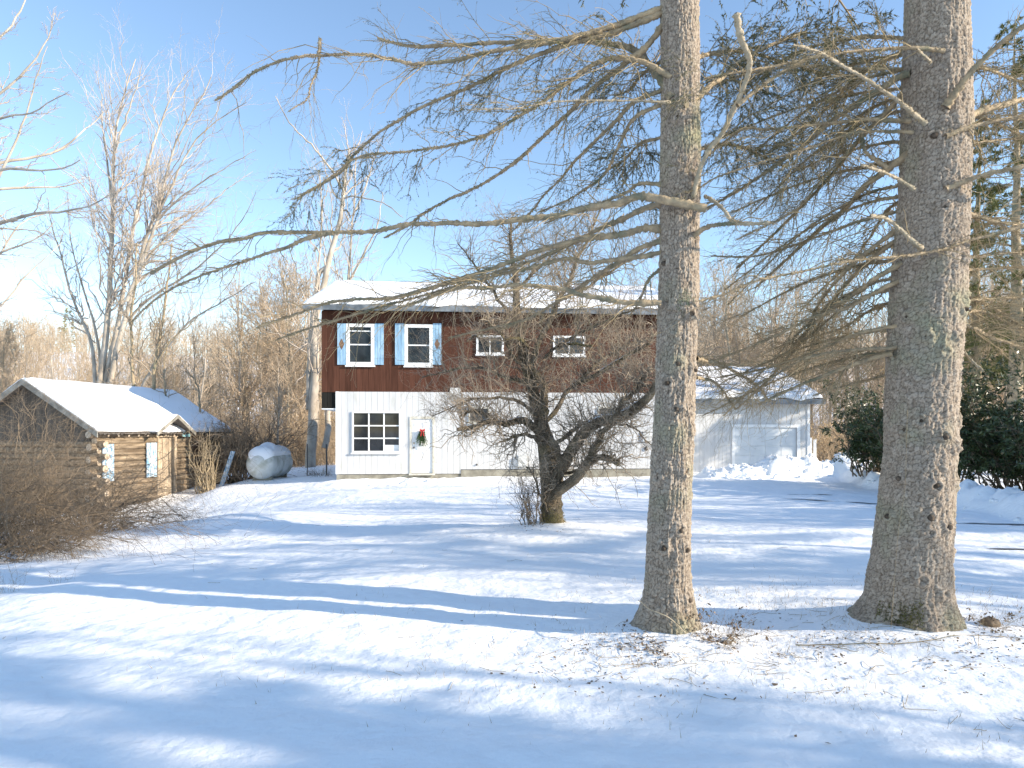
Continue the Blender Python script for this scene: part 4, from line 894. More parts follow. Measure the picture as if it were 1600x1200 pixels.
for k in range(17):     # thin bare boughs sweeping left and down, and some to the right
    py = 80 + k * 29 + rx.uniform(-8, 8); L = rx.uniform(170, 320); s = rx.uniform(.25, .75); e = 1418 - (py > 400) * 14; s = min(s, max(.12, (650 - py) / L))
    if k % 5 == 4: RLm.append(([(1500, py), (1535, py - 6), (1575, py + 12), (1640, py + 45)], 5.5, 6.6, 5, 2, 1.6, .3 if py < 300 else 0, 0))
    else: RLm.append(([(e, py), (e - L * .25, py + L * s * .10), (e - L * .6, py + L * s * .42), (e - L, py + L * s)], 5.6, rx.uniform(6.2, 8.2), rx.uniform(4, 7), 1.5, 1.5, .35 if py < 260 else 0, 0))
for k, (px, d0, d1, w0, w1, tw, nd, pl) in enumerate(RLm):
    make_limb(big, px, d0, d1, w0, w1, 300 + k, tw * 1.1, nd * .85, bool(pl))
upper_crown(big, 3.4, DR_, 6.4, 15.2, 78, 36, 3.0)

# ------------------------------------------------------------------ apple tree
DA = 11.5
apple = empty('apple_tree', (.62, DA, gz(.62, DA)), label='gnarled old apple tree with a tangle of bare shoots in front of the house', cat='tree')
off = np.array(apple.location)
AL = [  # traced limbs: points, d0, d1, widths
 ([(861, 828), (862, 800), (862, 780), (861, 755), (859, 730)], 11.5, 11.5, 38, 26),
 ([(862, 790), (858, 745), (854, 700), (849, 675), (840, 640), (830, 600), (824, 575), (814, 540), (808, 500), (806, 455), (803, 420), (797, 385), (800, 340)], 11.5, 11.8, 32, 3),
 ([(846, 672), (851, 640), (848, 600), (826, 570)], 11.4, 11.5, 16, 10),
 ([(826, 578), (845, 530), (860, 500), (872, 470), (890, 440), (905, 400), (930, 350), (940, 320)], 11.5, 12.3, 11, 2),
 ([(848, 688), (835, 668), (822, 657), (806, 657), (790, 663), (776, 660), (765, 657), (750, 664), (737, 669), (714, 671)], 11.4, 10.6, 14, 7),
 ([(778, 661), (765, 652), (752, 645), (740, 642), (719, 650)], 11.0, 10.8, 7, 3),
 ([(846, 694), (830, 682), (812, 680), (795, 686), (783, 690)], 11.4, 10.9, 8, 3),
 ([(840, 650), (815, 632), (790, 622), (760, 621), (725, 628), (690, 645), (676, 650)], 11.5, 11.0, 6, 1.5),
 ([(866, 775), (872, 748), (876, 730), (888, 710), (911, 680), (930, 660), (955, 656), (973, 652), (990, 642), (1005, 628), (1022, 608), (1040, 590)], 11.4, 10.4, 22, 12),
 ([(955, 657), (966, 640), (977, 626), (990, 612), (999, 604), (1006, 592), (1013, 578)], 10.9, 10.7, 9, 6),
 ([(868, 770), (880, 762), (893, 752), (903, 744), (911, 735), (917, 722), (927, 703), (938, 683), (950, 667), (965, 645), (975, 620)], 11.2, 10.4, 18, 6),
 ([(913, 732), (922, 723), (935, 715), (945, 715), (953, 718), (967, 725)], 11.0, 10.6, 11, 9),
 ([(880, 740), (895, 737), (912, 731), (930, 722)], 11.3, 11.0, 6, 3),
 ([(855, 682), (866, 694), (873, 712), (875, 735), (874, 758)], 11.2, 11.2, 10, 9),
 ([(935, 660), (915, 660), (895, 672), (880, 685), (868, 692)], 11.3, 11.2, 6, 7),
 ([(846, 665), (862, 650), (880, 620), (900, 600), (930, 570), (970, 545), (1010, 530)], 11.6, 12.5, 8, 4),
 ([(905, 600), (925, 590), (950, 575), (985, 552), (1013, 538), (1020, 520)], 11.9, 11.5, 8, 5),
 ([(826, 580), (800, 555), (790, 530), (770, 510), (755, 500)], 11.5, 11.0, 7, 3),
 ([(850, 560), (870, 540), (890, 538), (925, 540)], 11.5, 11.2, 5, 4),
 ([(790, 530), (812, 530), (827, 545)], 11.2, 11.4, 5, 6),
 ([(730, 533), (742, 525), (755, 522)], 11.1, 11.1, 3, 3),
 ([(808, 500), (780, 470), (760, 440), (740, 410), (715, 380)], 11.6, 12.2, 6, 1.5),
 ([(806, 455), (830, 430), (860, 400), (870, 365)], 11.7, 12.0, 6, 1.5),
 ([(872, 470), (915, 450), (960, 420), (1000, 400), (1030, 370)], 11.9, 12.8, 6, 1.5),
 ([(830, 600), (790, 590), (750, 575), (700, 580), (660, 590)], 11.5, 11.9, 6, 1.5),
 ([(870, 545), (905, 520), (950, 500), (1000, 480)], 11.6, 11.2, 6, 2),
 ([(950, 660), (990, 668), (1010, 690), (1020, 697)], 10.9, 10.6, 4, 1.5),
 ([(855, 800), (833, 742), (822, 730)], 11.3, 11.0, 4, 2),
 ([(1038, 592), (1060, 570), (1100, 560), (1130, 575)], 10.4, 10.6, 9, 3),
 ([(1013, 530), (1060, 500), (1110, 480)], 12.0, 12.5, 5, 2),
]
rng = np.random.default_rng(21); gt = Geo(); LP = []; LR = []
for k, (px, d0, d1, w0, w1) in enumerate(AL):
    P = limb_pts(px, d0, d1, 16); K = 16; u = np.linspace(0, 1, K); R = ((w0 * (1 - u) + w1 * u) / 2) / FPX * np.linspace(d0, d1, K)
    P[1:-1] += rng.normal(0, .012, (K - 2, 3)); R = R * (1 + rng.normal(0, .06, K))
    if k == 0: R = R * (1 + .25 * np.exp(-u / .18)); P[0, 2] -= .15
    else: LP.append(P); LR.append(R)
    if k in (0, 1):
        gt.tubes(P, R, 18)
    else:
        if k in (4, 8, 10, 11, 9, 28): P[-1] += 0; R[-1] *= .85
        g_ = Geo(); g_.tubes(P, R, 10); e = P[-1]; dd = nrm(P[-1] - P[-2]); g_.tubes(np.array([e, e + dd * .01]), np.array([R[-1], .002]), 10)
        g_.build('limb', M_apple, apple, off=off)
gt.build('trunk', M_apple, apple, off=off)
gs = Geo()     # snow lying on the flatter limbs
for k in (4, 8, 9, 16, 18, 20):
    P, R = LP[k - 1], LR[k - 1]; a, b = (2, 13) if k != 8 else (5, 15); gs.tubes(P[a:b] + np.array([0, 0, 1.])[None] * R[a:b, None] * .62, R[a:b] * .62 * (.7 + .5 * rng.random(b - a)) * np.sin(np.linspace(.25, 2.9, b - a)) ** .5, 8)
gs.build('limb_snow', M_roofsnow, apple, off=off)
LP = np.stack(LP); LR = np.stack(LR)
g_ = Geo()
# water shoots: straight up from the limbs
P1, R1 = spawn(rng, LP, LR, 700, (.25, 1), (50, 95), (.5, 1.5), 8, up=.25, wob=.12, rr=.35, rmax=.008, rel=False, bias=(0, 0, 2.2), tip=.2); g_.tubes(P1, R1, 4)
# spreading and hanging crown shoots
P2, R2 = spawn(rng, LP, LR, 780, (.3, 1), (25, 80), (.35, 1.25), 8, up=-.1, wob=.22, rr=.4, rmax=.010, rel=False, tip=.25); g_.tubes(P2, R2, 4)
PP = np.concatenate([P1, P2]); RR_ = np.concatenate([R1, R2])
P3, R3 = spawn(rng, PP, RR_, 8500, (.1, 1), (25, 75), (.2, .55), 6, up=.02, wob=.2, rr=.6, rmax=.004, rmin=.0016); g_.tubes(P3, R3, 3)
P4, R4 = spawn(rng, P3, R3, 6500, (.1, 1), (25, 75), (.2, .5), 4, wob=.2, rr=.7, rmax=.0025, rmin=.0014); g_.tubes(P4, R4, 3)
g_.build('crown_twigs', M_apple_tw, apple, off=off)
g_ = Geo(); n = 420; th = rng.uniform(-2.6, -.4, n); h = np.abs(rng.normal(0, .13, n)); bx = at(862, 810, DA)[0]
rr = .2 + .05 * np.exp(-h / .12); c = np.stack([bx + rr * np.cos(th), DA + rr * np.sin(th), off[2] + h], 1)
g_.blades(c, nrm(np.stack([np.cos(th), np.sin(th), np.abs(rng.normal(0, 1.2, n))], 1)), .02, .012, rng); g_.build('moss', leaf_mat('base_moss', (.19, .15, .04), (.36, .30, .08), rough=1), apple, off=off)

# ------------------------------------------------------------------ shrubs
def shrub(name, x, y, h, w, nst, n2, n3, m_, seed, arch=-.35, spread=(5, 50), r0=.009, lean=(0, 0, 0), base=.35, thick=1., leaves=None, **kw):
    rng = np.random.default_rng(seed); z = gz(x, y); root = empty(name, (x, y, z), **kw); g_ = Geo()
    a = rng.uniform(0, 2 * np.pi, nst); rb = base * np.sqrt(rng.uniform(0, 1, nst)); inc = np.radians(rng.uniform(spread[0], spread[1], nst))
    P0 = np.stack([rb * np.cos(a), rb * np.sin(a), -.05 + 0 * a], 1); a2 = a + rng.normal(0, .6, nst)
    D = np.stack([np.sin(inc) * np.cos(a2) * w / h, np.sin(inc) * np.sin(a2) * w / h, np.cos(inc)], 1) + np.array(lean)
    L = h * rng.uniform(.55, 1.1, nst) / np.maximum(np.cos(inc), .35) * .95; L = np.minimum(L, h * 1.5); K = 10; u = np.linspace(0, 1, K)
    J = np.cumsum(rng.normal(0, .035, (nst, K, 3)), axis=1); J[:, 0] = 0
    P = P0[:, None] + (nrm(D)[:, None] * u[None, :, None] + J) * L[:, None, None]; P[:, :, 2] += arch * (u ** 2.2)[None] * L[:, None] * np.sin(inc)[:, None]
    R = r0 * thick * rng.uniform(.6, 1.3, nst)[:, None] * (1.05 - .8 * u)[None]; g_.tubes(P, R, 4)
    s = g_.build('stems', m_[0], root)
    g_ = Geo(); P2, R2 = spawn(rng, P, R, n2, (.15, 1), (20, 65), (.15, .5), 6, up=arch * .5, wob=.15, rr=.6, rmax=.006 * thick, rmin=.002 * thick); g_.tubes(P2, R2, 3)
    if n3: P3, R3 = spawn(rng, P2, R2, n3, (.1, 1), (25, 70), (.2, .6), 4, up=-.05, wob=.15, rr=.7, rmax=.003 * thick, rmin=.0017 * thick); g_.tubes(P3, R3, 3)
    else: P3, R3 = P2, R2
    g_.build('twigs', m_[-1], root)
    if leaves:
        n, lm, L_, w_ = leaves; pi = rng.integers(0, len(P3), n); c, T, _ = interp(P3, R3, pi, rng.uniform(.2, 1, n)); g_ = Geo()
        g_.blades(c, nrm(T * .4 + rng.normal(0, 1, (n, 3)) + np.array([0, 0, -.5])), L_ * rng.uniform(.6, 1.2, n), w_, rng); g_.build('leaves', lm, root)
    return root
BR = [M_bramble, M_bramble]
shrub('bramble_shrub', -9.0, 11.6, 2.95, 2.5, 230, 3600, 8000, BR, 41, arch=-.55, spread=(5, 70), base=.9, label='tall tangled bramble at the left edge in front of the cabin gable', cat='shrub')
shrub('bramble_shrub', -7.9, 10.6, 1.1, 1.35, 140, 2100, 3800, [M_bramble, M_bramble], 42, arch=-.7, spread=(20, 85), base=.6, label='low brown bramble at the left with sprawling stems over the snow', cat='shrub')
shrub('bramble_shrub', -8.6, 13.6, 1.8, 1.7, 130, 1900, 3600, BR, 43, arch=-.6, spread=(10, 75), base=.6, label='mid height bramble in front of the cabin log corner', cat='shrub')
shrub('bramble_shrub', -8.0, 10.9, .5, 1.2, 36, 420, 500, BR, 44, arch=-.5, spread=(45, 88), base=.3, lean=(.5, 0, 0), thick=.8, label='thin sprawling stems low over the snow right of the brambles', cat='shrub')
shrub('bare_shrub', *[at(385, 745, 27)[0], 27], 3.4, 2.4, 70, 900, 1500, BR, 45, arch=-.35, spread=(4, 50), base=.6, r0=.016, thick=1.5, label='dark arching shrub behind the white tank', cat='shrub')
shrub('bare_shrub', *[at(345, 750, 26.5)[0], 26.5], 2.5, 1.5, 45, 500, 900, BR, 46, arch=-.3, spread=(4, 45), base=.5, r0=.014, thick=1.5, label='dark shrub between the cabin corner and the tank', cat='shrub')
shrub('bare_shrub', *[at(322, 758, 24.6)[0], 24.6], 2.2, .8, 34, 160, 0, [M_bramble_l, M_bramble_l], 47, arch=-.1, spread=(2, 22), base=.3, r0=.014, thick=1.4, label='pale upright stems in front of the cabin far corner', cat='shrub')
shrub('sapling_clump', *[at(833, 822, 11.3)[0], 11.3], 1.0, .45, 34, 260, 300, [M_bramble, M_bramble], 48, arch=-.05, spread=(2, 26), base=.16, r0=.006, lean=(-.1, 0, 0), label='clump of thin shoots at the foot of the apple tree', cat='shrub')
shrub('weed_clump', *[at(8, 955, 7.6)[0], 7.6], .42, .25, 22, 90, 0, [M_bramble_l, M_bramble_l], 49, spread=(5, 40), base=.12, r0=.0025, thick=.5, label='small dry weed poking from the snow at the left edge', cat='weed')
shrub('weed_clump', *[at(95, 955, 8.0)[0], 8.0], .3, .25, 9, 30, 0, [M_bramble_l, M_bramble_l], 50, spread=(5, 40), base=.12, r0=.002, thick=.5, label='sparse dry weed right of the one at the left edge', cat='weed')
shrub('bare_shrub', *[at(520, 740, 26.0)[0] - .5, 26.0], .55, .6, 30, 220, 200, BR, 51, spread=(10, 70), base=.3, r0=.006, label='low dark weeds at the left foot of the house', cat='shrub')
shrub('seedling_clump', 1.55, 5.15, .34, .3, 24, 170, 160, BR, 52, spread=(10, 60), base=.12, r0=.0026, thick=.55, lean=(.2, 0, 0), label='small brown shoots at the right foot of the middle spruce', cat='shrub', leaves=(220, M_litter, .028, .016))
shrub('seedling_clump', 3.68, 5.3, .32, .3, 18, 120, 90, [M_bramble_l, M_bramble_l], 53, spread=(10, 60), base=.12, r0=.0022, thick=.5, label='pale dry shoots at the right foot of the thick spruce', cat='shrub', leaves=(100, M_litter, .028, .016))
# thin vine up the thick trunk and thin arching stem at the middle trunk's foot
g_ = Geo(); g_.tubes(catmull([at(*p, 5.13) for p in ((1392, 985), (1398, 900), (1404, 830), (1414, 760), (1416, 700), (1418, 640))], 20), np.full(20, .0011), 5)
tag(g_.build('vine', M_twig), 'thin pale vine climbing the thick spruce trunk', 'vine')
g_ = Geo(); g_.tubes(catmull([at(998, 938, 5.4), at(1015, 952, 5.2), at(1045, 965, 5.15), at(1070, 988, 5.2)], 16), np.full(16, .004), 5)
tag(g_.build('bent_stem', M_limb_pale), 'pale bent stem arching across the foot of the middle spruce', 'stem')

# rhododendron hedge at the right
def rhodo(x, y, h, w, seed, label, ns=60, nl=9000):
    rng = np.random.default_rng(seed); z = gz(x, y); root = empty('rhododendron', (x, y, z - .05), label=label, cat='shrub', group='rhododendrons along the drive')
    n = ns; a = rng.uniform(0, 2 * np.pi, n); inc = np.radians(rng.uniform(5, 58, n)); K = 9; u = np.linspace(0, 1, K)
    D = np.stack([np.sin(inc) * np.cos(a) * w / h * 1.3, np.sin(inc) * np.sin(a) * w / h * 1.3, np.cos(inc)], 1); L = h * rng.uniform(.5, 1., n)
    J = np.cumsum(rng.normal(0, .03, (n, K, 3)), axis=1); P0 = np.stack([.5 * np.cos(a) * w * rng.random(n), .5 * np.sin(a) * w * rng.random(n), 0 * a], 1)
    P = P0[:, None] + (D[:, None] * u[None, :, None] + J) * L[:, None, None]; P[:, :, 2] -= P[:, :1, 2]; R = .022 * rng.uniform(.5, 1.2, n)[:, None] * (1.1 - u)[None]
    g_ = Geo(); g_.tubes(P, R, 5); P1, R1 = spawn(rng, P, R, n * 14, (.25, 1), (25, 60), (.2, .5), 5, up=.1, wob=.12, rr=.6, rmax=.01); g_.tubes(P1, R1, 3); g_.build('stems', M_bramble, root)
    nc = nl // 7; pi = rng.integers(0, len(P1), nc); c, T, _ = interp(P1, R1, pi, rng.uniform(.35, 1, nc)); c = np.repeat(c, 7, 0) + rng.normal(0, .02, (nc * 7, 3)); T = np.repeat(T, 7, 0)
    d = nrm(T * .5 + rng.normal(0, .8, (nc * 7, 3)) + np.array([0, 0, -.55])); g_ = Geo(); g_.blades(c, d, rng.uniform(.09, .15, nc * 7), .04, rng)
    g_.build('leaves', M_rhodo, root); return root
rhodo(10.9, 20.5, 2.7, 1.1, 61, 'dark rhododendron at the far end of the hedge, left of the thick trunk', 50, 12000)
rhodo(11.4, 18.2, 3.1, 1.5, 62, 'rhododendron partly hidden right behind the thick trunk', 60, 13000)
rhodo(12.4, 16.4, 3.1, 1.6, 63, 'tall rhododendron just right of the thick trunk', 70, 16000)
rhodo(12.9, 14.9, 3.0, 1.6, 64, 'rhododendron second from the right edge of the hedge', 70, 16000)
rhodo(12.4, 12.6, 2.7, 1.5, 65, 'nearest rhododendron at the right edge of the picture', 70, 14000)

# ------------------------------------------------------------------ tank, posts, lean board
tk = empty('propane_tank', (0, 0, 0), label='white horizontal propane tank with domed lid and snow on top', cat='tank')
ta = np.array([at(402, 740, 24.8)[0], 24.8]); tb = np.array([at(441, 740, 27.3)[0], 27.3]); tz = gz(*((ta + tb) / 2)) + .56
tdir = np.append(tb - ta, 0); tl = np.linalg.norm(tdir); tdir /= tl; r = .56
tk.location = (ta[0], ta[1], tz); tk.rotation_euler = (0, 0, math.atan2(tdir[1], tdir[0]))
ts = []; rs = []
for a in np.linspace(0, math.pi / 2, 9): ts.append(.42 - .42 * math.cos(a)); rs.append(max(.002, r * math.sin(a)))
ts += list(np.linspace(.6, tl - .6, 6)); rs += [r] * 6
for a in np.linspace(math.pi / 2, 0, 9): ts.append(tl - .42 + .42 * math.cos(a)); rs.append(max(.002, r * math.sin(a)))
g_ = Geo(); P = np.stack([np.array(ts), 0 * np.array(ts), 0 * np.array(ts)], 1); g_.tubes(P, np.array(rs), 36); g_.build('vessel', M_tank, tk)
g_ = Geo()
for q in (tl * .36, tl * .66): g_.tubes([(q - .03, 0, 0), (q + .03, 0, 0)], [r + .006, r + .006], 36)
g_.build('weld_band', M_tank, tk)
g_ = Geo(); g_.tubes([(tl * .42, 0, r - .03), (tl * .42, 0, r + .12), (tl * .42, 0, r + .18), (tl * .42, 0, r + .2)], [.22, .22, .14, .002], 20); g_.build('lid', M_tank, tk)
mb = MB()
for q in (tl * .2, tl * .8): mb.box(q - .06, q + .06, -.35, .35, -.75, -.42)
mb.build('foot', M_conc, tk)
nu_, nv_ = 40, 18; A = np.linspace(.06, tl - .08, nu_); B = np.linspace(-1, 1, nv_); AA, BB = np.meshgrid(A, B)
th = BB * 1.0; ed = np.sqrt(np.clip(1 - BB ** 2, 0, 1)) * np.sqrt(np.clip(np.minimum(AA, tl - AA) / .3, 0, 1)); rp = np.interp(AA, ts, rs)
rr = rp + .002 + .11 * ed * (1 + .5 * fbm(AA * 3, BB * 3, 3, 3)) + .16 * np.exp(-((AA - tl * .42) ** 2 + (th * r) ** 2) / .07)
V = np.stack([AA, rr * np.sin(th), rr * np.cos(th)], -1); i = np.arange(nu_ * nv_).reshape(nv_, nu_)
np_mesh('snow_cap', V.reshape(-1, 3), np.stack([i[:-1, :-1], i[:-1, 1:], i[1:, 1:], i[1:, :-1]], -1).reshape(-1, 4), M_roofsnow, tk)
for (px, pt, pb, d, w, lb) in ((445, 698, 728, 27.5, .05, 'thin post just right of the tank'), (480, 694, 724, 28, .04, 'thin dark post between the tank and the house'), (510, 694, 726, 28, .06, 'thin dark post close to the left end of the house')):
    x, y, zt = at(px, pt, d); zb = gz(x, y) - .1; g_ = Geo(); g_.tubes([(0, 0, 0), (.01, 0, (zt - zb) * .5), (0, 0, zt - zb), (0, 0, zt - zb + .01)], [w / 2, w / 2, w / 2, .001], 8)
    o = g_.build('fence_post', M_metal); o.location = (x, y, zb); tag(o, lb, 'post', 'thin posts left of the house')
mb = MB(); x, y, z = at(341, 752, 25.2); mb.prism([(0, 0, 0), (.16, 0, 0), (.62, 0, 1.35), (.46, 0, 1.38)], (0, .03, 0)); o = mb.build('leaning_board', M_bluewhite); o.location = (x, y, gz(x, y) - .05)
tag(o, 'pale board leaning in the dark shrub beside the cabin', 'board')
for (px, lb, hh) in ((1266, 'white post against the right end of the garage', 685), (1273, 'white post standing clear right of the garage end', 688)):
    x, y, zt = at(px, hh, 27.6); zb = gz(x, y) - .1; mb = MB(); mb.box(-.05, .05, -.05, .05, 0, zt - zb); mb.prism([(-.06, -.06, zt - zb), (.06, -.06, zt - zb), (.06, .06, zt - zb), (-.06, .06, zt - zb)], (0, 0, .03))
    o = mb.build('post', M_trim, bevel=.01); o.location = (x, y, zb); tag(o, lb, 'post')

# ------------------------------------------------------------------ litter, grass blades, asphalt
def scatter(name, n, spots, kind_m, L, w, seed, label, flat=True):
    rng = np.random.default_rng(seed); xs = []; ys = []
    for (x, y, sx, sy, f) in spots: k = int(n * f); xs.append(rng.normal(x, sx, k)); ys.append(rng.normal(y, sy, k))
    x = np.concatenate(xs); y = np.concatenate(ys); k = (y > 2.7) & ((vnoise(x * 3.1, y * 3.1, seed) + .5 * vnoise(x * 9, y * 9, seed + 3)) > .02); x, y = x[k], y[k]; z = ground_z(x, y); g_ = Geo(); n = len(x)
    if flat: d = np.stack([rng.normal(size=n), rng.normal(size=n), rng.normal(0, .25, n)], 1); g_.blades(np.stack([x, y, z + .008], 1), d, L * rng.uniform(.5, 1.4, n), w * rng.uniform(.6, 1.2, n), rng, side=np.stack([rng.normal(0, .35, n), rng.normal(0, .35, n), np.ones(n)], 1))
    else: d = np.stack([rng.normal(0, .4, n), rng.normal(0, .4, n), np.ones(n)], 1); g_.blades(np.stack([x, y, z - .005], 1), d, L * rng.uniform(.4, 1.3, n), w, rng, quad=False)
    return tag(g_.build(name, kind_m), label, kind='stuff')
scatter('fallen_leaves', 2600, [(1.3, 5.1, .35, .2, .3), (1.0, 4.9, .6, .35, .2), (3.2, 4.9, .8, .25, .25), (2.3, 5.2, 1.2, .6, .2), (.65, 11.1, .5, .3, .05)], M_litter, .028, .017, 71, 'brown fallen leaves scattered on the snow round the spruces')
scatter('grass_tips', 4800, [(2.3, 6.3, 1.1, .7, .35), (1.4, 5.0, 1.4, .5, .25), (4.3, 5.5, .8, .8, .15), (0, 5.5, 1.5, 1.0, .15), (3, 4.0, 1, .3, .1)], M_grass, .055, .004, 72, 'dry grass tips poking through thin snow', flat=False)
rng = np.random.default_rng(73); g_ = Geo(); n = 150
x = np.concatenate([rng.normal(2.2, 1.2, n), rng.normal(1.2, .5, 50), rng.uniform(-5, 5, 40)]); y = np.concatenate([rng.normal(5., .55, n), rng.normal(4.9, .3, 50), rng.uniform(3, 14, 40)]); k = y > 2.8; x, y = x[k], y[k]; n = len(x)
a = rng.uniform(0, 6.28, n); L = rng.uniform(.03, .22, n); u = np.linspace(-.5, .5, 5); P = np.stack([x[:, None] + np.cos(a)[:, None] * L[:, None] * u, y[:, None] + np.sin(a)[:, None] * L[:, None] * u, np.zeros((n, 5))], -1)
P[:, :, 2] = ground_z(P[:, :, 0], P[:, :, 1]) + .008; P += rng.normal(0, .004, P.shape); g_.tubes(P, np.full((n, 5), .0016), 4); tag(g_.build('fallen_twigs', M_twig), 'thin dead twigs lying on the snow round the spruces', kind='stuff')
g_ = Geo(); P = catmull([(2.1, 5.05, 0), (2.5, 4.98, 0), (2.9, 4.93, 0), (3.3, 5.0, 0), (3.7, 4.95, 0)], 20); P[:, 2] = ground_z(P[:, 0], P[:, 1]) + .012; g_.tubes(P, np.linspace(.005, .002, 20), 6); tag(g_.build('fallen_branch', M_limb), 'thin fallen branch lying in the snow before the thick spruce', 'branch')
mb = np.random.default_rng(6); 
def lump(name, px, py, d, r, m_, label, cat, seed):
    x, y, _ = at(px, py, d); z = gz(x, y); rng = np.random.default_rng(seed); a = np.linspace(0, np.pi, 14); b = np.linspace(0, 2 * np.pi, 24, endpoint=False); A, B = np.meshgrid(a, b, indexing='ij')
    q = r * (1 + .5 * fbm(A * 3, np.cos(B) * 2 + 3, seed, 4)); V = np.stack([q * np.sin(A) * np.cos(B) * 1.2, q * np.sin(A) * np.sin(B), q * np.cos(A) * .8 + r * .4], -1); i = np.arange(A.size).reshape(A.shape); j = np.roll(i, -1, 1)
    o = np_mesh(name, V.reshape(-1, 3), np.stack([i[:-1], i[1:], j[1:], j[:-1]], -1).reshape(-1, 4), m_); o.location = (x, y, z); return tag(o, label, cat)
lump('rotten_clump', 1548, 1000, 5.3, .055, M_litter, 'brown clod of leaves right of the thick spruce', 'clod', 3)
def patch(px, d, L_, W_, seed, ang):
    x, y, _ = at(px[0], px[1], d); a = np.linspace(0, 2 * np.pi, 28, endpoint=False); rr = 1 + .45 * vnoise(np.cos(a) * 2 + seed, np.sin(a) * 2, seed)
    n = 6; pts = []; 
    for k in range(n): f = k / (n - 1); pts.append(np.stack([np.cos(a) * rr * L_ * f, np.sin(a) * rr * W_ * f], 1))
    q = np.concatenate(pts); c, s = math.cos(ang), math.sin(ang); XX = x + q[:, 0] * c - q[:, 1] * s; YY = y + q[:, 0] * s + q[:, 1] * c; ZZ = ground_z(XX, YY) + .010
    i = np.arange(n * 28).reshape(n, 28); j = np.roll(i, -1, 1); o = np_mesh('asphalt_patch', np.stack([XX, YY, ZZ], 1), np.stack([i[:-1], j[:-1], j[1:], i[1:]], -1).reshape(-1, 4), M_asphalt)
    tag(o, 'bare wet asphalt showing through the drive snow', kind='structure', group='bare patches of drive')
patch((1315, 782), 15.8, 1.1, .10, 1, -.5); patch((1262, 770), 17.5, .5, .07, 2, -.5); patch((1560, 826), 11.4, 1.0, .07, 3, -.35); patch((1585, 866), 9.0, .35, .05, 4, -.2)

# ------------------------------------------------------------------ bare trees at the left
def traced_tree(name, limbs, seed, m_, n1, n2, n3, wsc=1., L1=(.12, .35), twr=1., up=.12, root_xyz=None, tw_m=None, stubs=True, **kw):
    rng = np.random.default_rng(seed); P_ = []; R_ = []
    x, y, _ = root_xyz; z = gz(x, y); root = empty(name, (x, y, z - .1), **kw); off = np.array(root.location)
    for (px, d0, d1, w0, w1, tr) in limbs:
        P = limb_pts(px, d0, d1, 20); u = np.linspace(0, 1, 20); R = ((w0 * (1 - u) + w1 * u) / 2) / FPX * np.linspace(d0, d1, 20)
        R = R * wsc; P[1:-1] += rng.normal(0, .0006, (18, 3)) * d0
        g_ = Geo(); g_.tubes(P, R, 9); g_.build('trunk' if tr else 'limb', m_, root, off=off); P_.append(P); R_.append(R)
    P = np.stack(P_); R = np.stack(R_); g_ = Geo()
    P1, R1 = spawn(rng, P, R, n1, (.25, 1), (18, 50), L1, 9, up=up, wob=.09, rr=.5, rmax=.05, tip=.25, flat=.8); g_.tubes(P1, R1, 4)
    P2, R2 = spawn(rng, P1, R1, n2, (.15, 1), (18, 50), (.2, .55), 6, up=up, wob=.1, rr=.55, rmax=.02, tip=.4, rmin=.006 * twr); g_.tubes(P2, R2, 3)
    P3, R3 = spawn(rng, P2, R2, n3, (.15, 1), (18, 50), (.25, .6), 4, up=up, wob=.12, rr=.6, rmax=.009, tip=.5, rmin=.0045 * twr); g_.tubes(P3, R3, 3)
    g_.build('crown', tw_m or M_pale_tw, root, off=off); return root
D1 = 38.
MAPLE = [
 ([(152, 640), (160, 560), (168, 500), (173, 420), (176, 330), (178, 230), (188, 170), (200, 130), (212, 92)], D1, D1, 16, 2, 1),
 ([(160, 640), (172, 560), (185, 500), (198, 420), (214, 330), (225, 280), (245, 210), (268, 150), (290, 118)], D1, D1 + 2, 13, 2, 1),
 ([(165, 630), (180, 560), (195, 500), (212, 440), (228, 370), (250, 320), (262, 260), (285, 200), (315, 150), (330, 120)], D1, D1 - 2, 13, 2, 0),
 ([(198, 470), (225, 400), (250, 330), (278, 270), (305, 220), (350, 180), (385, 160)], D1 - 1, D1 - 3, 9, 1.5, 0),
 ([(176, 330), (168, 260), (160, 200), (158, 150), (150, 110)], D1, D1 + 1, 6, 1, 0),
 ([(178, 240), (195, 190), (215, 130), (222, 100)], D1, D1 - 1, 6, 1, 0),
 ([(150, 620), (146, 550), (132, 505), (115, 470), (95, 400), (80, 350), (75, 310)], D1, D1 + 3, 9, 1.5, 0),
 ([(185, 515), (230, 470), (290, 430), (340, 390), (380, 340), (400, 300)], D1, D1 - 4, 7, 1, 0),
 ([(215, 620), (235, 580), (265, 540), (300, 500), (350, 470), (400, 440)], D1, D1 - 3, 8, 1.5, 0),
 ([(212, 430), (250, 380), (300, 340), (350, 300), (395, 268)], D1, D1 + 2, 6, 1, 0),
 ([(228, 370), (270, 320), (330, 275), (400, 235)], D1 - 1, D1 - 2, 6, 1, 0),
 ([(160, 600), (150, 520), (130, 450), (112, 380), (105, 300)], D1, D1 + 2, 7, 1, 0)]
traced_tree('maple_tree', MAPLE, 81, M_pale, 320, 2300, 5200, wsc=.68, twr=.7, L1=(.13, .34), up=.03, root_xyz=(at(160, 640, D1)[0], D1, 0), label='large many stemmed bare maple rising behind the cabin roof', cat='tree')
D2 = 27.
traced_tree('young_tree', [([(207, 680), (208, 610), (206, 540), (205, 490), (212, 440), (214, 380)], D2, D2, 6, 2, 1)], 82, M_limb, 16, 90, 120, root_xyz=(at(207, 680, D2)[0] , D2, 0), L1=(.2, .4), tw_m=M_apple_tw, label='thin dark young tree just left behind the cabin roof', cat='tree')
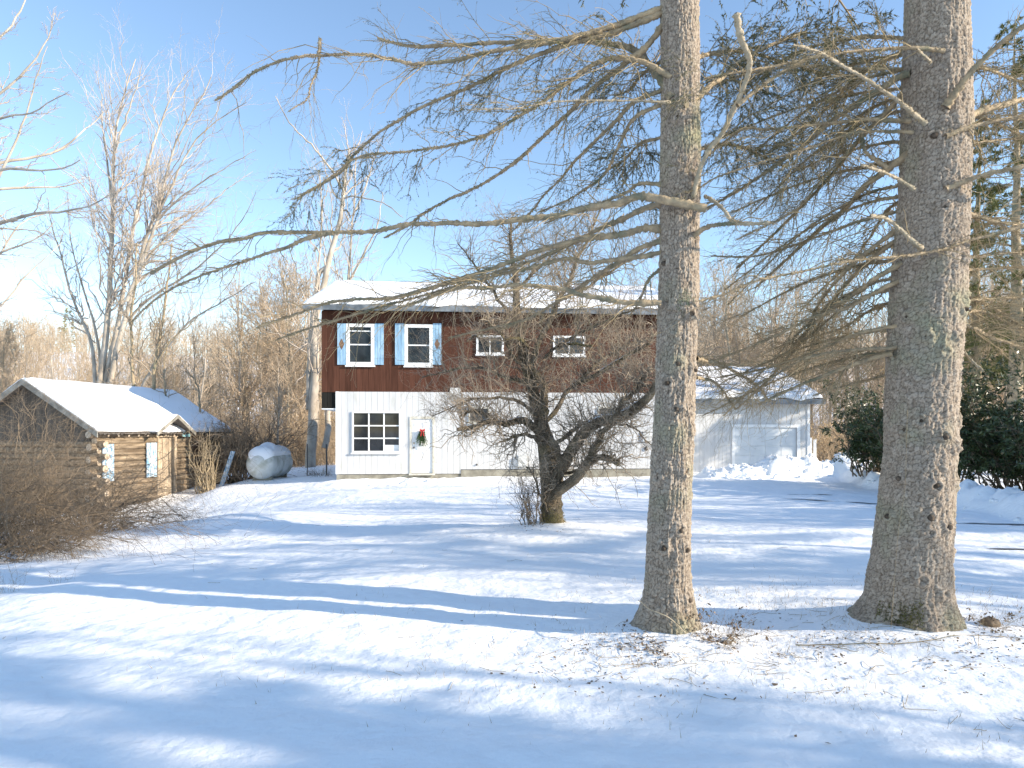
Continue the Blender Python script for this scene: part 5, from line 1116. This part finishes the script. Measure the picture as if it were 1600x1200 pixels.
traced_tree('young_tree', [([(239, 700), (240, 600), (245, 550), (256, 490), (263, 430), (268, 380)], D2, D2, 7, 2, 1), ([(243, 570), (270, 530), (300, 505), (310, 490)], D2, D2 - 1, 3, 1, 0)], 83, M_limb, 22, 130, 160, root_xyz=(at(239, 700, D2)[0], D2, 0), L1=(.2, .4), tw_m=M_apple_tw, label='leaning dark young tree above the middle of the cabin roof', cat='tree')
traced_tree('young_tree', [([(258, 700), (258, 620), (256, 575), (262, 530)], D2, D2, 4, 1.5, 1), ([(312, 720), (312, 650), (308, 600), (290, 580)], D2, D2 + 1, 5, 1.5, 0)], 84, M_limb, 26, 120, 120, root_xyz=(at(262, 700, D2)[0], D2, 0), L1=(.25, .5), tw_m=M_apple_tw, label='small dark twin stemmed tree above the cabin far roof end', cat='tree')
# tree standing left, outside the frame, whose boughs reach in
D3 = 14.
LEFT = [
 ([(-150, 860), (-150, 600), (-145, 350), (-140, 100), (-135, -200)], D3, D3, 40, 12, 1),
 ([(-146, 420), (-80, 300), (0, 266), (45, 266), (99, 263), (125, 250)], D3, D3 - 1, 14, 1.5, 0),
 ([(-146, 380), (-60, 310), (0, 297), (45, 293), (90, 292), (132, 284)], D3, D3 + 1, 12, 1.5, 0),
 ([(-146, 470), (-60, 370), (0, 350), (51, 334), (100, 330), (135, 323), (170, 305)], D3, D3 - 1.5, 14, 1.5, 0),
 ([(-146, 500), (-60, 420), (0, 394), (45, 379), (70, 362), (85, 345)], D3, D3, 10, 1.5, 0),
 ([(-80, 380), (-30, 320), (0, 272), (30, 206), (45, 162), (58, 115), (74, 72)], D3, D3 - .5, 8, 1.5, 0),
 ([(-146, 330), (-60, 270), (0, 254), (84, 238), (130, 205), (162, 175)], D3, D3 + 2, 10, 1.5, 0),
 ([(-142, 300), (-60, 200), (0, 145), (30, 120), (52, 95), (75, 60), (85, 20)], D3, D3, 10, 1.5, 0),
 ([(-142, 280), (-60, 210), (0, 185), (45, 178), (80, 158), (108, 143)], D3, D3 - 1, 9, 1.2, 0),
 ([(-142, 180), (-60, 100), (0, 60), (30, 20), (50, -30)], D3, D3 + 1, 9, 1.5, 0),
 ([(-146, 560), (-60, 440), (0, 398), (30, 350), (80, 330), (112, 310)], D3, D3 + 1.5, 8, 1.2, 0),
 ([(-146, 620), (-60, 500), (0, 480), (40, 430), (75, 400), (95, 380)], D3, D3 + 1, 8, 1.2, 0)]
traced_tree('maple_tree', LEFT, 85, M_pale, 150, 900, 1800, wsc=.75, L1=(.1, .26), up=.04, twr=.75, root_xyz=(at(-150, 860, D3)[0], D3, 0), label='bare tree whose pale boughs reach in from the left edge over the brambles', cat='tree')
# trees by the left end of the house
D4 = 38.5
traced_tree('bare_tree', [
 ([(485, 735), (487, 690), (490, 620), (491, 560), (492, 500), (505, 450), (512, 414), (520, 386), (527, 358), (534, 326), (538, 296), (540, 268), (546, 235)], D4, D4, 17, 4, 1),
 ([(533, 294), (520, 268), (502, 245), (488, 228), (455, 195), (430, 150)], D4, D4 - 1, 4, 1, 0),
 ([(535, 310), (548, 307), (575, 311), (600, 318), (630, 340)], D4, D4 - 1, 3, 1, 0),
 ([(512, 416), (500, 425), (496, 445), (491, 470), (484, 560), (482, 640)], D4, D4, 7, 8, 0),
 ([(534, 328), (542, 330), (548, 340)], D4, D4, 3, 2, 0),
 ([(507, 700), (513, 670), (512, 645), (520, 620), (524, 560), (522, 500)], D4, D4 + 1, 10, 5, 1)], 86, M_pale, 44, 260, 500, L1=(.1, .3), root_xyz=(at(487, 735, D4)[0], D4, 0), label='tall pale trunked tree standing at the left end of the house', cat='tree')
traced_tree('bare_tree', [([(495, 700), (494, 520), (496, 430), (499, 400), (501, 358), (502, 320), (500, 275)], D4 + 4, D4 + 4, 7, 1.5, 1), ([(502, 316), (510, 303), (512, 290)], D4 + 4, D4 + 4, 2, 1, 0)], 87, M_pale, 22, 110, 160, root_xyz=(at(495, 700, D4 + 4)[0], D4 + 4, 0), label='thin pale tree behind the tall one at the house end', cat='tree')
traced_tree('bare_tree', [([(545, 700), (544, 446), (547, 410), (550, 350), (553, 334), (555, 255), (556, 225)], D4 + 7, D4 + 7, 7, 1.5, 1), ([(551, 336), (560, 318), (572, 290), (582, 256), (592, 235)], D4 + 7, D4 + 7, 3, 1, 0), ([(545, 440), (560, 415), (575, 385), (590, 350), (598, 300)], D4 + 7, D4 + 6, 4, 1, 0)], 88, M_pale, 34, 200, 260, root_xyz=(at(545, 700, D4 + 7)[0], D4 + 7, 0), label='forked pale tree rising behind the left part of the snowy roof', cat='tree')

# ------------------------------------------------------------------ woods behind (individual trees)
def forest_tree(seed, h, m_t, m_c, dense=1.):
    rng = np.random.default_rng(seed); root = empty('woodland_tree', (0, 0, 0)); K = 14; u = np.linspace(0, 1, K)
    P = np.stack([np.cumsum(rng.normal(0, .012 * h, K)) * u, np.cumsum(rng.normal(0, .012 * h, K)) * u, -.2 + h * u], 1)[None]; R = (.011 * h * (1.05 - u * .93))[None]
    g_ = Geo(); g_.tubes(P, R, 7); g_.build('trunk', m_t, root); g_ = Geo()
    P1, R1 = spawn(rng, P, R, int(26 * dense), (.25, .98), (25, 55), (.18, .5), 8, up=.22, wob=.12, rr=.5, rmax=.05, tip=.25, fall=.75); g_.tubes(P1, R1, 4)
    P2, R2 = spawn(rng, P1, R1, int(190 * dense), (.1, 1), (20, 55), (.2, .55), 6, up=.12, wob=.14, rr=.6, rmax=.02, rmin=.009); g_.tubes(P2, R2, 3)
    P3, R3 = spawn(rng, P2, R2, int(620 * dense), (.1, 1), (20, 60), (.25, .6), 4, up=.05, wob=.15, rr=.7, rmax=.012, rmin=.0075); g_.tubes(P3, R3, 3)
    g_.build('crown', m_c, root); return root
protos = [forest_tree(900 + i, h, M_pale if i % 3 else M_limb_pale, M_wood_tw, dd) for i, (h, dd) in enumerate(((11, 1.), (9, 1.3), (12.5, .8), (8, 1.4), (10, 1.1)))]
used = set()
def plant(k, x, y, sc, rz, label, group):
    p = protos[k]
    if k in used: p = copy_tree(protos[k])
    used.add(k); z = gz(x, y, False); p.location = (x, y, z); p.rotation_euler = (0, 0, rz); p.scale = (sc, sc, sc * 1.0); tag(p, label, 'tree', group)
rng = random.Random(4)
for i in range(62):       # left, behind cabin and tank
    d = rng.uniform(36, 66); px = rng.uniform(-60, 530)
    hmax = (HZ - rng.uniform(478, 570)) / FPX * d + 2.2
    k = i % 5; plant(k, at(px, 600, d)[0], d, hmax / (11, 9, 12.5, 8, 10)[k], rng.uniform(0, 6.28), 'bare tree in the pale woods left of the house', 'bare trees in the woods left of the house')
for i in range(13):       # taller group between maple and house
    d = rng.uniform(44, 60); px = rng.uniform(370, 500); hmax = (HZ - rng.uniform(370, 450)) / FPX * d + 2.2
    k = i % 5; plant(k, at(px, 600, d)[0], d, hmax / (11, 9, 12.5, 8, 10)[k], rng.uniform(0, 6.28), 'taller bare tree in the gap between maple and house', 'tall bare trees between maple and house')
for i in range(8):       # behind the house, tops above the roof
    d = rng.uniform(52, 66); px = rng.uniform(530, 1050); hmax = (HZ - rng.uniform(385, 470)) / FPX * d + 2
    if px < 720: hmax *= .8
    k = i % 5; plant(k, at(px, 600, d)[0], d, hmax / (11, 9, 12.5, 8, 10)[k], rng.uniform(0, 6.28), 'bare tree whose top shows over the house roof', 'bare trees behind the house roof')
for i in range(60):       # behind the garage and to the right
    d = rng.uniform(35, 62); px = rng.uniform(1060, 1640); hmax = (HZ - rng.uniform(400, 500)) / FPX * d + 2
    k = i % 5; plant(k, at(px, 600, d)[0], d, hmax / (11, 9, 12.5, 8, 10)[k], rng.uniform(0, 6.28), 'bare tree in the brown woods behind garage and hedge', 'bare trees in the woods right of the house')

# brush between the trees
def brush(name, n, x0f, y0, y1, h, m_st, m_lf, nl, seed, label, r=.012, lw=.06):
    rng = np.random.default_rng(seed); y = rng.uniform(y0, y1, n); x = x0f(rng, n, y); z = ground_z(x, y, False) - .1; K = 5; u = np.linspace(0, 1, K)
    L = h * rng.uniform(.4, 1.15, n); D = nrm(np.stack([rng.normal(0, .28, n), rng.normal(0, .28, n), np.ones(n)], 1)); J = np.cumsum(rng.normal(0, .05, (n, K, 3)), axis=1); J[:, 0] = 0
    P = np.stack([x, y, z], 1)[:, None] + (D[:, None] * u[None, :, None] + J) * L[:, None, None]; R = r * (1.05 - .75 * u)[None] * rng.uniform(.5, 1.3, n)[:, None]
    g_ = Geo(); g_.tubes(P, R, 3); P1, R1 = spawn(rng, P, R, n * 6, (.2, 1), (20, 60), (.2, .5), 4, up=.05, wob=.15, rr=.7, rmax=r * .7, rmin=r * .35); g_.tubes(P1, R1, 3)
    if nl: pi = rng.integers(0, len(P1), nl); c, T, _ = interp(P1, R1, pi, rng.uniform(.1, 1, nl)); g_.blades(c, nrm(rng.normal(0, 1, (nl, 3)) + np.array([0, 0, -.3])), lw * 1.5 * rng.uniform(.6, 1.3, nl), lw, rng, m=1)
    return tag(g_.build(name, [m_st, m_lf]), label, kind='stuff')
fx = lambda a, b: (lambda rng, n, y: (rng.uniform(a, b, n) - CX) / FPX * y)
brush('brush', 2600, fx(-60, 540), 41, 58, 3.9, M_wood_tw, M_tan, 26000, 91, 'tan leafy brush behind cabin and tank')
brush('brush', 1500, fx(300, 540), 40.5, 47, 3.3, M_wood_tw, M_straw, 22000, 92, 'golden straw coloured brush behind the tank', lw=.05)
brush('brush', 1900, fx(1040, 1650), 34, 54, 3.4, M_wood_tw, M_tan, 15000, 93, 'brown brush behind garage and hedge')
brush('brush', 900, fx(1275, 1420), 30, 36, 1.8, M_wood_tw, M_straw, 13000, 94, 'golden low brush right of the garage', lw=.05)
# far wood on the hill
rng = np.random.default_rng(95); n = 4200; y = rng.uniform(75, 240, n) ; x = rng.uniform(-.95, .95, n) * y; z = ground_z(x, y, False) - .5; h = rng.uniform(7, 12, n)
u = np.linspace(0, 1, 4); P = np.stack([x, y, z], 1)[:, None] + np.stack([rng.normal(0, .3, (n, 1)) * u, rng.normal(0, .3, (n, 1)) * u, h[:, None] * u], -1); R = .07 * (1.1 - u)[None] * rng.uniform(.6, 1.4, n)[:, None]
g_ = Geo(); g_.tubes(P, R, 3); P1, R1 = spawn(rng, P, R, n * 9, (.3, 1), (20, 50), (.15, .4), 4, up=.2, wob=.12, rr=.7, rmax=.04, rmin=.03); g_.tubes(P1, R1, 3, 1)
P2, R2 = spawn(rng, P1, R1, n * 14, (.2, 1), (20, 55), (.3, .7), 3, up=.1, rr=.8, rmax=.03, rmin=.022); g_.tubes(P2, R2, 3, 1)
tag(g_.build('hillside_woods', [M_pale, M_wood_tw]), 'bare wood covering the far hillside', kind='stuff')
rng = np.random.default_rng(96); n = 330; y = rng.uniform(185, 245, n); x = rng.uniform(-.95, .5, n) * y; k = vnoise(x * .03, y * .03, 5) > -.08; x, y = x[k], y[k]; n = len(x); z = ground_z(x, y, False); h = rng.uniform(8, 12.5, n)
m = 240; t = rng.uniform(.1, 1, (n, m)); a = rng.uniform(0, 6.28, (n, m)); r = (1 - t) * h[:, None] * .2 * rng.uniform(.3, 1, (n, m)) + .1
c = np.stack([x[:, None] + r * np.cos(a), y[:, None] + r * np.sin(a), z[:, None] + t * h[:, None]], -1).reshape(-1, 3); d = np.stack([np.cos(a), np.sin(a), np.full_like(a, -.3)], -1).reshape(-1, 3)
g_ = Geo(); g_.blades(c, d, .9, .5, rng); tag(g_.build('hillside_evergreens', leaf_mat('hazy_evergreen', (.24, .25, .15), (.40, .38, .25), scale=.05, trans=.3)), 'olive evergreens scattered along the hill crest', kind='stuff')  # evergreen colour lightened to stand for distance haze

# ------------------------------------------------------------------ conifers: right of the frame and at its right edge
def conifer(seed, h, w, m_n, nw=60, bare=.18, L=.09, wd=.03, nn=1., dr=-.3, name='pine_tree'):
    rng = np.random.default_rng(seed); root = empty(name, (0, 0, 0)); u = np.linspace(0, 1, 12); g_ = Geo()
    P = np.stack([np.cumsum(rng.normal(0, .03, 12)), np.cumsum(rng.normal(0, .03, 12)), -.3 + h * u], 1)[None]; R = (.017 * h * (1.03 - u))[None]; g_.tubes(P, R, 9); g_.build('trunk', M_limb, root)
    zz = rng.uniform(bare, .98, nw); a = rng.uniform(0, 6.28, nw); Ln = w * (1.05 - zz) ** .8 * rng.uniform(.6, 1.15, nw); q = np.linspace(0, 1, 7)
    B = np.stack([np.cos(a)[:, None] * Ln[:, None] * q, np.sin(a)[:, None] * Ln[:, None] * q, zz[:, None] * h + Ln[:, None] * (.15 * q + dr * q ** 2)], -1); BR_ = .035 * (1.05 - q)[None] * (1.1 - zz)[:, None]
    g_ = Geo(); g_.tubes(B, BR_, 4, 0); P1, R1 = spawn(rng, B, BR_, nw * 14, (.2, 1), (30, 65), (.15, .4), 4, up=-.15, wob=.1, rr=.5, rmax=.008, flat=.4); g_.tubes(P1, R1, 3, 0)
    n = int(nw * 330 * nn); pi = rng.integers(0, len(P1), n); c, T, _ = interp(P1, R1, pi, rng.uniform(.1, 1, n)); g_.blades(c, nrm(T * .8 + rng.normal(0, .7, (n, 3))), L * rng.uniform(.6, 1.3, n), wd, rng, m=1, quad=False)
    g_.build('crown', [M_limb, m_n], root); return root
cA = conifer(501, 17, 3.6, M_needle, 70, .12, .16, .06); cB = conifer(502, 14, 3.0, M_needle, 60, .15, .16, .06, .8)
OFF = [(14, -.9, .62), (18, -2.7, .8), (23, -4.4, .9), (38, -11, 1.1), (29, -6.3, 1.) , (31, 7.0, .7), (26, 21.6, .7), (22, 2.4, .75), (27, 2.2, .85), (34, 3.2, .9)]
for i, (x, y, s_) in enumerate(OFF):
    c = (cA, cB)[i % 2] if i < 2 else copy_tree((cA, cB)[i % 2])
    c.location = (x, y, gz(x, y, False)); c.rotation_euler = (0, 0, i * 1.3); c.scale = (s_, s_, s_); tag(c, 'dark spruce standing outside the picture to the right', 'tree', 'spruces shading the yard from the right')
pA = conifer(503, 15, 2.8, M_needle_y, 80, .2, .14, .024, 1.3, -.15); 
PE = [(1528, 27, 1.0, 'pine with thin crown just right of the thick spruce trunk'), (1582, 24, 1.1, 'dark trunked pine near the right edge of the picture'), (1630, 31, 1.15, 'pine at the very right edge behind the hedge'), (1500, 36, .95, 'farther pine showing beside the thick spruce trunk')]
for i, (px, d, s_, lb) in enumerate(PE):
    c = pA if i == 0 else copy_tree(pA); x = at(px, 600, d)[0]; c.location = (x, d, gz(x, d, False)); c.rotation_euler = (0, 0, i * 1.9); c.scale = (s_,) * 3; tag(c, lb, 'tree', 'pines at the right edge')

# bare trees beyond the right edge, their trunks and boughs streak the yard with thin shadows
for i, (x, y, s_) in enumerate([(15.5, 3.0, .8), (18, 3.0, 1.1), (14.5, 9.4, .9), (23, 1.6, 1.2), (19, 8.6, 1.0), (25, 7.2, 1.2), (21, 10.8, 1.1), (24, 12.6, 1.), (29, 4.2, 1.3), (16.5, 9.6, .9), (17, -1., .9)]):
    plant(i % 5, x, y, s_, i * 1.1, 'bare tree standing outside the picture to the right', 'bare trees shading the yard from the right')
# broken snow chunks on the plowed banks
rng = np.random.default_rng(99); g_ = Geo(); N_ = 260; VV = []; FF = []; n0 = 0
a = np.linspace(0, np.pi, 6); b = np.linspace(0, 2 * np.pi, 8, endpoint=False); A, B = np.meshgrid(a, b, indexing='ij'); ii = np.arange(48).reshape(6, 8); jj = np.roll(ii, -1, 1); fq = np.stack([ii[:-1], ii[1:], jj[1:], jj[:-1]], -1).reshape(-1, 4)
for k in range(N_):
    if k < 150: u = rng.uniform(13.2, 19.3); v = rng.uniform(-1.7, .2); x = HX0 + u * cc - v * ss; y = HY0 + u * ss + v * cc
    else: t = rng.uniform(0, 1.3); x = 11.3 + (8.9 - 11.3) * t + rng.uniform(-.3, 1.6); y = 24 + (10.6 - 24) * t
    r = rng.uniform(.02, .085) * (1 if k < 150 else .7); q = r * (1 + rng.normal(0, .16, A.shape)); rx = rng.uniform(.7, 1.5); V = np.stack([q * np.sin(A) * np.cos(B) * rx, q * np.sin(A) * np.sin(B), q * np.cos(A) * .75], -1).reshape(-1, 3)
    VV.append(V + np.array([x, y, gz(x, y) + r * .15])); FF.append(fq + n0); n0 += 48
tag(np_mesh('snow_chunks', np.concatenate(VV), np.concatenate(FF), M_snow, smooth=False), 'broken snow chunks thrown up on the plowed banks', kind='stuff')

# unseen spruces added behind the camera to give dark reflections in the window glass
for i, (x, y, s_) in enumerate([(-24, -19, 1.), (-18, -22, 1.1), (-12.5, -18, .9), (-7, -21, 1.1), (-1.5, -24, 1.), (4, -20, 1.1), (10, -23, 1.)]):
    c = copy_tree((cA, cB)[i % 2]); c.location = (x, y, gz(x, y, False)); c.rotation_euler = (0, 0, i * 2.1); c.scale = (s_, s_, s_)
    tag(c, 'spruce added behind the viewer for dark window reflections', 'tree', 'spruces added behind the viewer')
